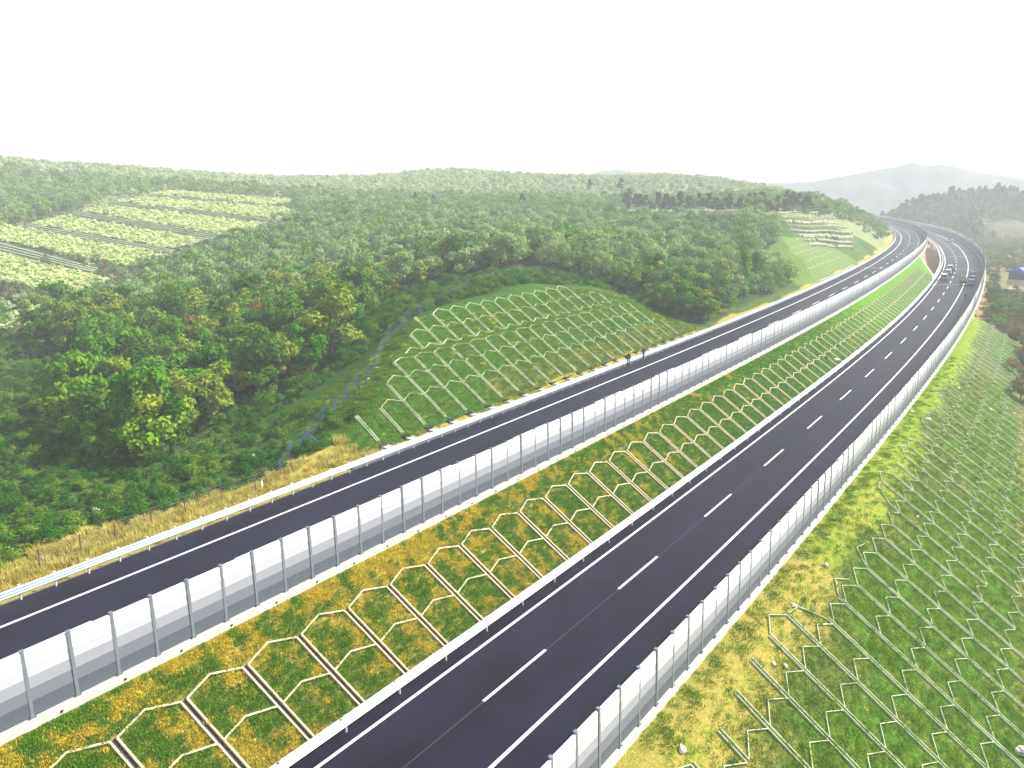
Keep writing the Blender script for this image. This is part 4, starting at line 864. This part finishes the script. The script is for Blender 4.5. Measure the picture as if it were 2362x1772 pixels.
# --- scrub and trees in the valley right of the road
seedo = []
X, Y = jgrid(60, 420, 110, 520, 3.3); Z, S_, O_ = g_right(X, Y); pj = project(np.stack([X, Y, Z], -1)); ok = (O_ > 10.5) & (S_ < 560) & (Z < valley(S_, O_)+1.0) & (pj[:, 0] > 2080) & (pj[:, 0] < 2520) & ~((pj[:, 0] > 2215) & (pj[:, 0] < 2350) & (pj[:, 1] > 585) & (pj[:, 1] < 650) & (RNG.random(len(X)) < .6))
ok &= ~((pj[:, 0] > 2300) & (pj[:, 1] > 628) & (pj[:, 1] < 700))
ok &= RNG.random(len(X)) < .86
X, Y, Z, pj = X[ok], Y[ok], Z[ok], pj[ok]; od = np.argsort(pj[:, 2]+np.where(pj[:, 0] > 2375, 500, 0)); vr = []
for n_, i in enumerate(od):
    if n_ < 70:
        g_ = RNG.random() < .35; place_tree('fresh%d' % RNG.integers(2) if g_ else 'olive%d' % RNG.integers(2), (X[i], Y[i], Z[i]), RNG.uniform(0, 6), float(RNG.uniform(.5, .95)), 'green leafy tree in the thicket below the outer embankment' if g_ else 'olive-brown bushy tree in the thicket below the outer embankment', 'tree', 'green trees in the valley thicket' if g_ else 'olive-brown trees in the valley thicket', 'thicket_tree')
    else: vr.append(i)
vr = np.array(vr); stuff('thicket', np.stack([X, Y, Z], -1)[vr], RNG.normal(.75, .2, len(vr)).clip(.35, 1.2), ['olive0', 'olive1', 'fresh0', 'hill0'], np.floor(RNG.random(len(vr))**1.5*4))

# woods and terrace lines on the hill across the valley
hv = np.array([v.co for v in HILL.data.vertices]); n = 11000; a = RNG.integers(0, len(hv)-152, n); b = a+1; c_ = a+151; w1 = RNG.random(n)[:, None]; w2 = RNG.random(n)[:, None]*(1-w1)
P = hv[a]*(1-w1-w2)+hv[b]*w1+hv[c_]*w2; ok = (np.linalg.norm(hv[a]-hv[b], axis=1) < 40) & (P[:, 2] > -23.5); P = P[ok]; tv = vnoise(P[:, 0], P[:, 1], .02, 31); k = tv > .38; P = P[k]
stuff('hill_woods', P, RNG.normal(.8, .25, len(P)).clip(.3, 1.4), ['olive0', 'olive1', 'pine0'], np.floor(RNG.random(len(P))**2*2.6))
for j, rw in enumerate((20, 21, 22, 23, 24, 25)):
    row = hv[rw*151:(rw+1)*151]; pr = project(row); ks = [i for i in range(151) if 2165+abs(j-2)*9 < pr[i, 0] < 2300-abs(j-2)*6]; mb = MB()
    for i0, i1 in zip(ks[:-1], ks[1:]): mb.bar(Vector(row[i0])+Vector((0,0,.6)), Vector(row[i1])+Vector((0,0,.6)), 2.2, 1.3)
    if mb.v: tag(mb.build('terrace_wall', WALLM), '%s pale terrace line from the bottom on the hazy hill across the valley' % ORD[j], 'terrace wall', 'terrace walls on the hill across the valley')
# ------------------------------------------------------------------ blue fence round the cut slope
fence_px = [(93.6,1316),(188.6,1280),(269,1250),(351,1217),(429,1187),(512.5,1160),(590.6,1137),(648.5,1100),(672,1058),(709,1026),(747,971.5),(773,953.4),(801.8,921),(825,894),(849.5,874),(868.7,848.5),(883,808.7),(901,776),(923,758),(944.7,740),(968,727),(990,714),(1015,704),(1038,692),(1060,680),(1080,667.7),(1105.6,655),(1129,649.6),(1154,643),(1178,638.7),(1201,635),(1226,631),(1248,630),(1276,634),(1302,640)]
FH = hit([p[0] for p in fence_px], [p[1] for p in fence_px])
fen = thing('wire_fence', 'wire fence with blue and maroon posts running along the wood and over the cut slope', 'fence', tuple(FH[0])); R0 = Vector(FH[0]); tops = []
for k, P in enumerate(FH):
    P = Vector(P)-R0; m = MAROON if k < 7 else BLUEP; mb = MB(); mb.tube(P-Vector((0,0,.3)), P+Vector((random.uniform(-.05,.05), 0, 1.5)), .04, n=6)
    if k in (9, 25): mb.tube(P+Vector((0,0,1.2)), P+Vector((-.75,-.5,-.1)), .045, n=6); mb.tube(P+Vector((0,0,1.2)), P+Vector((.95,.45,.1)), .045, n=6)
    p = mb.build('post', m, fen)
    if k in (3, 4, 5, 6, 7, 14, 15): mb = MB(); V_, F_ = rock_mesh(.22, k, .5); mb.add([(P.x+v[0], P.y+v[1], P.z+v[2]) for v in V_], F_); mb.build('footing', ROCKM, fen)
    tops.append(P)
WIRE = mat('fence_wire', (.25,.30,.30), .5, metal=.4); mb = MB()
for a, b in zip(tops[:-1], tops[1:]):
    for h in (.15, .42, .69, .96, 1.23, 1.48): mb.bar(a+Vector((0,0,h)), b+Vector((0,0,h)), .012, .012)
mb.build('wire', WIRE, fen)
P = hit([603], [1128])[0]; mk = thing('marker_post', 'small white marker post with a reddish cap beside the maroon fence post', 'marker post', tuple(P)); mb = MB(); mb.box((0,0,.3), (.22,.22,.9), taper=.85); mb.build('shaft', ROCKM, mk); mb = MB(); mb.box((0,0,.83), (.24,.24,.16), taper=.6); mb.build('cap', mat('red_paint', (.4,.08,.04), .6), mk)
# ------------------------------------------------------------------ rocks and litter
rocks = [(2115,1194,'R',.16,'small white rock high on the embankment near the right edge of the photo'),(1903,1306,'R',.22,'flat white rock on the upper embankment beside a lattice rib'),(1830,1399,'R',.20,'pointed white rock at the top of the tan verge'),(1810,1539,'R',.17,'white stone just right of the nearest bright drain rib'),(1785,1534,'R',.14,'thin pale stone beside the top of the nearest bright drain rib'),(1574.5,1732,'R',.24,'rounded pale rock at the very bottom of the embankment'),(2352,1738,'R',.42,'large white rock in the lower right corner'),
         (2142,969,'R',.28,'white rock on the far upper embankment'),(2284,947,'R',.30,'white rock standing alone in the dark grass of the far embankment'),(2211,897,'R',.24,'small pale rock high on the far embankment'),(2338,955,'R',.24,'small pale rock at the right edge of the far embankment'),(2104,951,'R',.2,'pale stone on the bright verge beside the right barrier'),
         (586.6,1055,'L',.26,'triangular pale rock in the green scrub'),(560,1069,'L',.14,'small pale stone left of the triangular rock'),(222,1179,'L',.26,'cream rock in the scrub beside the dry grass'),(33,1121,'L',.13,'tiny pale stone at the far left of the scrub'),(1171,656,'L',.3,'white rock at the top of the cut slope beside the fence')]
for k, (px, py, sd_, r, lb) in enumerate(rocks):
    P = hit([px], [py], sd_)[0]
    if np.isnan(P[0]): continue
    V_, F_ = rock_mesh(r, 200+k, .7); o = link('rock', V_, F_, ROCKM); o.location = (P[0], P[1], P[2]+r*.45); tag(o, lb, 'rock')
def on_med(px, py):     # point on the median slope below a photo pixel
    best = None
    for s in np.arange(0, 230, .5):
        for t in np.linspace(0, 1, 40):
            P = med_pt(s, t); q = project(np.array(P)); d = (q[0]-px)**2+(q[1]-py)**2
            if best is None or d < best[0]: best = (d, P)
    return best[1]
def crumple(name, r, seed, m, label, cat, P, sq=.6):
    V_, F_ = rock_mesh(r, seed, sq); rn = random.Random(seed); V_ = [(x*rn.uniform(.8, 1.25), y*rn.uniform(.8, 1.25), z*rn.uniform(.8, 1.2)) for x, y, z in V_]; o = link(name, V_, F_, m); o.location = (P[0], P[1], P[2]+r*sq*.7); return tag(o, label, cat)
crumple('bag', .42, 5, mat('teal_plastic', (.01,.16,.22), .4), 'crumpled teal-blue bag lying on the far part of the median slope', 'bag', on_med(1930.6, 799))
crumple('sack', .42, 6, mat('white_sack', (.75,.72,.68), .7), 'white sack lying at the foot of the median slope by the guardrail', 'sack', on_med(1929, 831)); crumple('sack', .3, 8, BLACK, 'small black bag lying left of the white sack on the median slope', 'bag', on_med(1904, 827))
P = hit([2249], [734], 'R')[0]
crumple('shrub_clump', .55, 9, mat('dark_shrub', (.015,.03,.01), .9), 'round dark clump on the lime-green grass at the far end of the embankment', 'shrub', P, .9)
# ------------------------------------------------------------------ vehicles
def car(label, P, rz, paint, group=None, L=4.7, W=1.82, H=1.65, van=False, roof=None):
    root = thing('parked_car', label, 'car', P, rz, group); y0, y1 = -L/2, L/2   # front points to +y
    top = [(-.50,.93),(-.485,.99),(-.30,1.0),(.02,1.0),(.20,.66),(.47,.58),(.5,.42)] if not van else [(-.50,.90),(-.49,.985),(-.3,1.0),(.12,1.0),(.30,.66),(.48,.55),(.5,.40)]
    body = MB(); rings = []
    for fy, wd, zb, zt in ((-.5,.90,.24,.52),(-.485,.98,.20,.60),(-.3,1.0,.18,.62),(.2,1.0,.18,.60),(.42,.98,.18,.56),(.49,.90,.22,.46),(.5,.8,.26,.40)):
        y = fy*L; hw = W/2*wd; a, b = zb*H, zt*H
        rings.append([(-hw*.96,y,a),(-hw,y,a+.12),(-hw,y,b-.06),(-hw*.95,y,b),(hw*.95,y,b),(hw,y,b-.06),(hw,y,a+.12),(hw*.96,y,a)])
    body.loft(rings); body.build('body', paint, root, True)
    cab = MB(); hb = .60*H
    cr_ = [[(-W/2*.93*w_,fy*L,hb-.02),(-W/2*(.93-.13*(zz-hb)/(H-hb))*w_,fy*L+sl_*.0,zz),(W/2*(.93-.13*(zz-hb)/(H-hb))*w_,fy*L,zz),(W/2*.93*w_,fy*L,hb-.02)] for fy, zz, w_, sl_ in ((-.492,hb+.03,.98,0),(-.44,H*.96,.98,0),(-.38,H*.985,1,0),(0.0,H*.985,1,0),(.06,H*.96,1,0),(.235,hb+.02,.98,0))]
    cab.loft(cr_); cab.build('windows', GLASS, root)
    rf = MB(); rr = [[(-W/2*.80,fy*L,zz-.05),(-W/2*.76,fy*L,zz),(W/2*.76,fy*L,zz),(W/2*.80,fy*L,zz-.05)] for fy, zz in ((-.455,H*.965),(-.38,H*1.0),(-.1,H*1.01),(.03,H*.99),(.065,H*.955))]
    rf.loft(rr); rf.build('roof', roof or paint, root)
    pl = MB()
    for sx in (-1, 1):
        for (ya, za, yb, zb_) in ((-.49,hb,-.44,H*.96),(-.16,hb,-.15,H*.97),(.235,hb,.06,H*.95)): pl.bar((sx*W/2*.93,ya*L,za),(sx*W/2*.81,yb*L,zb_),.07,.09)
    pl.build('pillars', paint, root)
    for sx in (-1, 1):
        for fy in (-.31, .31):
            mb = MB(); mb.tube((sx*(W/2-.22), fy*L, .33), (sx*(W/2+.005), fy*L, .33), .33, n=18); wh = mb.build('wheel', TYRE, root); mb = MB(); mb.tube((sx*(W/2), fy*L, .33), (sx*(W/2+.015), fy*L, .33), .2, n=14); mb.build('rim', RIM, wh)
        mb = MB(); mb.box((sx*W*.39, -L/2-.005, H*.50), (.26, .05, .22)); mb.build('tail_light', REDL, root); mb = MB(); mb.box((sx*W*.37, L/2-.06, H*.41), (.34, .12, .13)); mb.build('headlight', RIM, root)
        mb = MB(); mb.box((sx*(W/2+.07), L*.16, hb+.08), (.16, .1, .12)); mb.build('mirror', paint, root)
    mb = MB(); mb.box((0, -L/2+.0, .24*H+.04), (W*.92, .10, .2)); mb.build('bumper', DARKP, root); mb = MB(); mb.box((0, -L/2-.02, H*.42), (.44, .02, .13)); mb.build('number_plate', BLUEP, root)
    return root
REDL = mat('tail_lamp_red', (.35,.02,.02), .3); DARKP = mat('dark_plastic', (.03,.03,.035), .6)
SILV = mat('silver_paint', (.30,.30,.36), .3, metal=.4); WHP = mat('white_car_paint', (.75,.75,.76), .25); NAVY = mat('navy_paint', (.03,.045,.12), .25); GREYP = mat('grey_car_paint', (.16,.18,.24), .3, metal=.3)
def place_px(px, py, which='R', h=0.0):
    P = at_z(px, py, -.9)
    for _ in range(8):
        s, o = so_of(P, which); z = (PR if which == 'R' else PL)(s, o, h)[2]; P = at_z(px, py, z)
    s, o = so_of(P, which); T = float(np.interp(s, sR if which == 'R' else sL, TR if which == 'R' else TL)); return (float(P[0]), float(P[1]), float(z)), -T, s, o
def veh(px, py, label, paint, **k):
    P, rz, s, o = place_px(px, py); dy = k.pop('dy', 2.3); turn = k.pop('turn', 0.0); return car(label, (P[0]+math.sin(-rz)*dy, P[1]+math.cos(rz)*dy, P[2]+.01), rz+turn, paint, **k)
veh(2177, 647.5, 'silver-grey van with a white roof, parked first in the line on the inner lane', SILV, van=True, H=2.0, L=5.0, W=1.9, roof=WHP)
veh(2186.5, 634, 'white car parked second in the line right behind the silver van', WHP, H=1.6)
veh(2190.5, 624.5, 'white sport utility car, last of the line parked on the inner lane', WHP, H=1.8, W=1.9)
veh(2190.5, 558.5, 'small white car alone far along the outer edge of the bridge', WHP, H=1.5, turn=.9)
SHP = [(2243,640,'dark blue car, farthest of three parked in the shade by the outer barrier',NAVY),(2242,649.5,'dark grey car, middle of three parked in the shade by the outer barrier',GREYP),(2239.5,659,'dark blue car, nearest of three parked in the shade by the outer barrier',NAVY)]
for px, py, lb, pt in SHP: veh(px, py, lb, pt, dy=0, turn=math.pi, L=4.4)
# dark loaded three-wheeled cart
P, rz, s, o = place_px(2219.5, 657.5); cart = thing('cargo_tricycle', 'dark loaded three-wheeled cart standing on the edge line opposite the silver van', 'tricycle', P, rz+.25)
mb = MB(); mb.box((0, -.6, .95), (1.35, 2.0, .55)); mb.box((0, -.6, 1.25), (1.45, 2.1, .06)); mb.build('cargo_box', BLACK, cart)
mb = MB(); mb.bar((0, .3, .55), (0, 1.5, .62), .14, .14); mb.bar((0, 1.45, .35), (0, 1.2, 1.35), .08, .08); mb.bar((-.4, 1.15, 1.35), (.4, 1.15, 1.35), .05, .05); mb.box((0, .65, .95), (.5, .6, .16)); mb.build('frame', DARKP, cart)
for x, y in ((-.68, -.7), (.68, -.7), (0, 1.5)): mb = MB(); mb.tube((x-.06, y, .33), (x+.06, y, .33), .33, n=16); mb.build('wheel', TYRE, cart)
mb = MB()
for a, b in (((-.6,-1.4,1.28),(-1.0,-.2,2.2)),((-1.0,-.2,2.2),(.5,.1,1.9)),((.5,.1,1.9),(1.5,.0,1.75)),((-.6,.1,1.28),(-1.0,-.2,2.2)),((.6,-.9,1.28),(.5,.1,1.9)),((-.9,-.6,1.9),(.6,-.4,1.65))): mb.bar(a, b, .07, .07)
mb.build('load_poles', BLACK, cart)
# ------------------------------------------------------------------ people
def person(label, P, rz, pose='stand', h=1.7, coat=DARKC, legs=BLACK, group=None):
    k = h/1.7; st = .16 if pose == 'walk' else .05; sw = .18 if pose == 'walk' else .04
    J = {'pel':(0,0,.93),'wai':(0,0,1.08),'che':(0,.01,1.28),'nec':(0,.01,1.45),'hdb':(0,.03,1.53),'hdt':(0,.02,1.66),
         'hl':(-.10,0,.88),'kl':(-.13,st*.8+.03,.50),'al':(-.14,st*.9-.02,.09),'tl':(-.12,st*.9+.14,.04),'hr':(.10,0,.88),'kr':(.13,-st*.2+.02,.50),'ar':(.14,-st*1.2,.10),'tr':(.12,-st*1.2+.15,.04),
         'sl':(-.19,0,1.39),'el':(-.25,-sw*.6,1.12),'wl':(-.25,-sw+.06,.88),'pl':(-.245,-sw+.07,.80),'sr':(.19,0,1.39),'er':(.25,sw*.5,1.12),'wr':(.25,sw+.08,.88),'pr':(.245,sw+.09,.80)}
    Rr = {'pel':.145,'wai':.13,'che':.155,'nec':.06,'hdb':.085,'hdt':.075,'hl':.095,'kl':.062,'al':.042,'tl':.035,'hr':.095,'kr':.062,'ar':.042,'tr':.035,'sl':.07,'el':.048,'wl':.032,'pl':.030,'sr':.07,'er':.048,'wr':.032,'pr':.030}
    E_ = [('pel','wai'),('wai','che'),('che','nec'),('nec','hdb'),('hdb','hdt'),('pel','hl'),('hl','kl'),('kl','al'),('al','tl'),('pel','hr'),('hr','kr'),('kr','ar'),('ar','tr'),('che','sl'),('sl','el'),('el','wl'),('wl','pl'),('che','sr'),('sr','er'),('er','wr'),('wr','pr')]
    for sd_, sx in (('l', -1), ('r', 1)):
        p = J['p'+sd_]
        for f, (dy, ln) in enumerate(((-.024,.062),(-.008,.072),(.008,.068),(.024,.054))):
            a, b = 'f%s%d' % (sd_, f), 'g%s%d' % (sd_, f); J[a] = (p[0], p[1]+dy, p[2]-.045); J[b] = (p[0]-sx*.012, p[1]+dy+.008, p[2]-.045-ln); Rr[a] = .009; Rr[b] = .007; E_ += [('p'+sd_, a), (a, b)]
        a = 'th'+sd_; J[a] = (p[0]-sx*.01, p[1]+.045, p[2]-.03); Rr[a] = .010; E_.append(('p'+sd_, a))
    names = list(J); ix = {n: i for i, n in enumerate(names)}; me = bpy.data.meshes.new('person'); me.from_pydata([tuple(c*k for c in J[n]) for n in names], [(ix[a], ix[b]) for a, b in E_], []); o = bpy.data.objects.new('tmp', me); C.objects.link(o)
    md = o.modifiers.new('s', 'SKIN'); o.modifiers.new('u', 'SUBSURF').levels = 1
    for n in names: v = me.skin_vertices[0].data[ix[n]]; v.radius = (Rr[n]*k*(1.22 if Rr[n] > .03 else 1), Rr[n]*k*1.15*(.8 if n in ('pel','wai','che') else 1)); v.use_root = n == 'pel'
    dg = bpy.context.evaluated_depsgraph_get(); me2 = bpy.data.meshes.new_from_object(o.evaluated_get(dg)); bpy.data.objects.remove(o)
    for m in (SKIN, coat, legs, DARKP): me2.materials.append(m)
    for p in me2.polygons:
        c = p.center/k; z = c.z; p.material_index = 3 if z < .10 else (2 if z < .93 and abs(c.x) < .225 else (0 if z > 1.47 or z < .86 else 1)); p.use_smooth = True
    b = bpy.data.objects.new('person', me2); C.objects.link(b); b.location = P; b.rotation_euler = (0, 0, rz); tag(b, label, 'person', group)
    mb = MB(); rings = []
    for u in (0, .25, .5, .75, 1.0): a_ = u*math.pi*.5; rr = .104*math.cos(a_)+.004; rings.append([(rr*k*math.cos(t), (.012+rr*1.08*math.sin(t))*k, (1.585+.125*math.sin(a_))*k) for t in np.linspace(0, 2*math.pi, 12, endpoint=False)])
    mb.loft(rings); mb.build('hair', HAIR, b, True)
    mb = MB(); mb.box((0, .118*k, 1.58*k), (.026, .03, .045)); mb.box((-.035*k, .106*k, 1.605*k), (.022, .012, .01), 1); mb.box((.035*k, .106*k, 1.605*k), (.022, .012, .01), 1); mb.box((0, .108*k, 1.535*k), (.05, .012, .012), 1)
    mb.box((-.098*k, .02*k, 1.59*k), (.018, .035, .05)); mb.box((.098*k, .02*k, 1.59*k), (.018, .035, .05)); mb.build('face', [SKIN, HAIR], b)
    return b
def pers(px, py, label, which='R', **k):
    P, rz, s, o = place_px(px, py, which); return person(label, P, rz+k.pop('turn', 0), **k)
pers(1450.5, 842, 'person in dark clothes walking beside the left guardrail, nearer one', 'L', pose='walk', h=1.78, turn=math.pi)
pers(1447, 843.5, 'person in dark clothes close beside the nearer walker at the left guardrail', 'L', h=1.68, turn=math.pi-.5)
pers(1483.8, 829.5, 'person in dark clothes walking beside the left guardrail, farther one', 'L', pose='walk', h=1.76, turn=math.pi)
pers(2197, 628.5, 'person in grey clothes standing right of the white cars, left one of two', h=1.72, coat=mat('grey_cloth', (.12,.12,.14), .8)); pers(2201, 629, 'person in dark clothes standing right of the white cars, right one of two', h=1.78, turn=.4)
pers(2173.4, 629, 'person in dark clothes between the white cars and the inner guardrail', h=1.7, turn=2.0)
pers(2226, 691, 'person in dark clothes standing alone on the outer shoulder near the shade edge', h=1.68, turn=.6)
pers(2226.5, 652.5, 'person in dark clothes beside the loaded cart, next to the parked dark cars', h=1.7, turn=1.2); pers(2213.5, 655.5, 'person in black bending over the left side of the loaded cart', h=1.6, turn=-1.2)
# ------------------------------------------------------------------ buildings in the valley
BLUEROOF = mat('blue_sheet_roof', (.07,.16,.42), .5, var=.1, scale=1); PALEW = mat('pale_wall', (.62,.60,.55), .85, var=.12, scale=1); DARKW = mat('dark_wall', (.08,.08,.10), .8, var=.2, scale=1); PURP = mat('purple_tarpaulin', (.06,.045,.14), .7, var=.2, scale=1)
P = at_d(2366, 654, 232); hs = thing('house', 'house with a blue sheet roof at the right edge beyond the thicket', 'house', (P[0], P[1], P[2]), .35)
mb = MB(); mb.box((0,0,.5), (9,6,1.8)); mb.build('base', PALEW, hs); mb = MB(); mb.box((0,0,2.6), (8.6,5.6,2.4)); mb.build('wall', DARKW, hs)
mb = MB(); mb.add([(-4.9,-3.5,3.7),(4.9,-3.5,3.7),(4.9,3.5,3.7),(-4.9,3.5,3.7),(-4.0,0,5.3),(4.0,0,5.3),(-4.9,-3.5,3.85),(4.9,-3.5,3.85),(4.9,3.5,3.85),(-4.9,3.5,3.85)], [(3,2,1,0),(6,7,5,4),(7,8,5),(8,9,4,5),(9,6,4),(0,1,7,6),(1,2,8,7),(2,3,9,8),(3,0,6,9)]); mb.build('roof', BLUEROOF, hs)
for x in (-2.6, 0, 2.6): mb = MB(); mb.box((x,-2.82,2.6), (1.3,.06,1.1)); mb.build('window', GLASS, hs)
P = at_d(2333, 678, 222); sh = thing('shed', 'low shed covered with purple tarpaulin and white bundles left of the blue-roofed house', 'shed', (P[0], P[1], P[2]), .15)
mb = MB(); mb.add([(-2.2,-1.6,0),(2.2,-1.6,0),(2.2,1.6,0),(-2.2,1.6,0),(-1.7,-1.2,1.5),(2.0,-1.2,1.5),(2.0,1.2,1.5),(-1.7,1.2,1.5)], [(0,1,5,4),(1,2,6,5),(2,3,7,6),(3,0,4,7),(4,5,6,7)]); mb.build('tarpaulin', PURP, sh)
for x, w_ in ((-.9,1.3),(.5,.7)): mb = MB(); V_, F_ = rock_mesh(w_/2, int(x*10)+40, .5); mb.add([(x+v[0], v[1]-.3, 1.6+v[2]) for v in V_], F_); mb.build('bundle', WHP, sh)
mb = MB(); mb.box((1.5,.2,1.9), (.9,1.2,1.0), taper=.8); mb.build('cab', DARKW, sh)
gh = None; gpos = [(2195,508,640,16),(2232,512,640,22),(2275,515,640,30),(2318,519,630,28),(2355,522,630,26),(2300,532,590,30),(2345,538,585,34),(2250,505,680,18),(2335,508,680,24),(2075,472,950,20),(2050,478,940,24)]
gl = ['pale low greenhouse in the hazy valley, leftmost of the line','pale low greenhouse second from the left in the hazy valley','pale low greenhouse third from the left in the hazy valley','pale low greenhouse fourth from the left in the hazy valley','pale low greenhouse at the right end of the hazy valley line','pale low greenhouse nearest in the hazy valley','pale long greenhouse nearest at the right edge in the hazy valley','small pale greenhouse behind the line at the foot of the terraced hill','pale greenhouse behind the right end of the line','pale far building beyond the bridges below the mountain, right one','pale far building beyond the bridges below the mountain, left one']
PLAST = mat('greenhouse_film', (.72,.74,.78), .4)
for k, (px, py, d, w_) in enumerate(gpos):
    P = at_d(px, py, d); mb = MB(); n = 8; rings = [[(x, 4*math.cos(a), 3.0*math.sin(a)) for a in np.linspace(0, math.pi, n)] for x in (-w_/2, w_/2)]; mb.loft(rings); o = mb.build('greenhouse', PLAST); o.location = (P[0], P[1], -23.9); P2 = at_z(px, py, -23.9); o.location = (P2[0], P2[1], -23.9); tag(o, gl[k], 'greenhouse', 'pale greenhouses in the valley')
RIVER = mat('pale_river', (.62,.64,.68), .3)
for pts in ([(1900,470),(1990,466),(2040,463),(2055,468),(2020,474),(1960,478)], ):
    H = [at_z(a, b, -23.8) for a, b in pts]; vs = []; 
    for k, P in enumerate(H): vs += [(P[0], P[1]-14, P[2]), (P[0], P[1]+14, P[2])]
    tag(link('river', vs, [(2*i, 2*i+2, 2*i+3, 2*i+1) for i in range(len(H)-1)], RIVER), kind='structure')
# terraces on the opposite hill
# ------------------------------------------------------------------ haze
def haze():
    m = bpy.data.materials.new('haze_air'); m.use_nodes = True; nt = m.node_tree; nt.nodes.clear(); o = nt.nodes.new('ShaderNodeOutputMaterial')
    v = nt.nodes.new('ShaderNodeVolumePrincipled'); v.inputs['Color'].default_value = (.86, .92, 1.0, 1); v.inputs['Density'].default_value = HAZE_DENSITY; v.inputs['Anisotropy'].default_value = 0.0
    nt.links.new(v.outputs[0], o.inputs['Volume'])
    mb = MB(); mb.box((200, 1450, 55), (5200, 3300, 162))
    tag(mb.build('haze', m), kind='stuff')
haze()
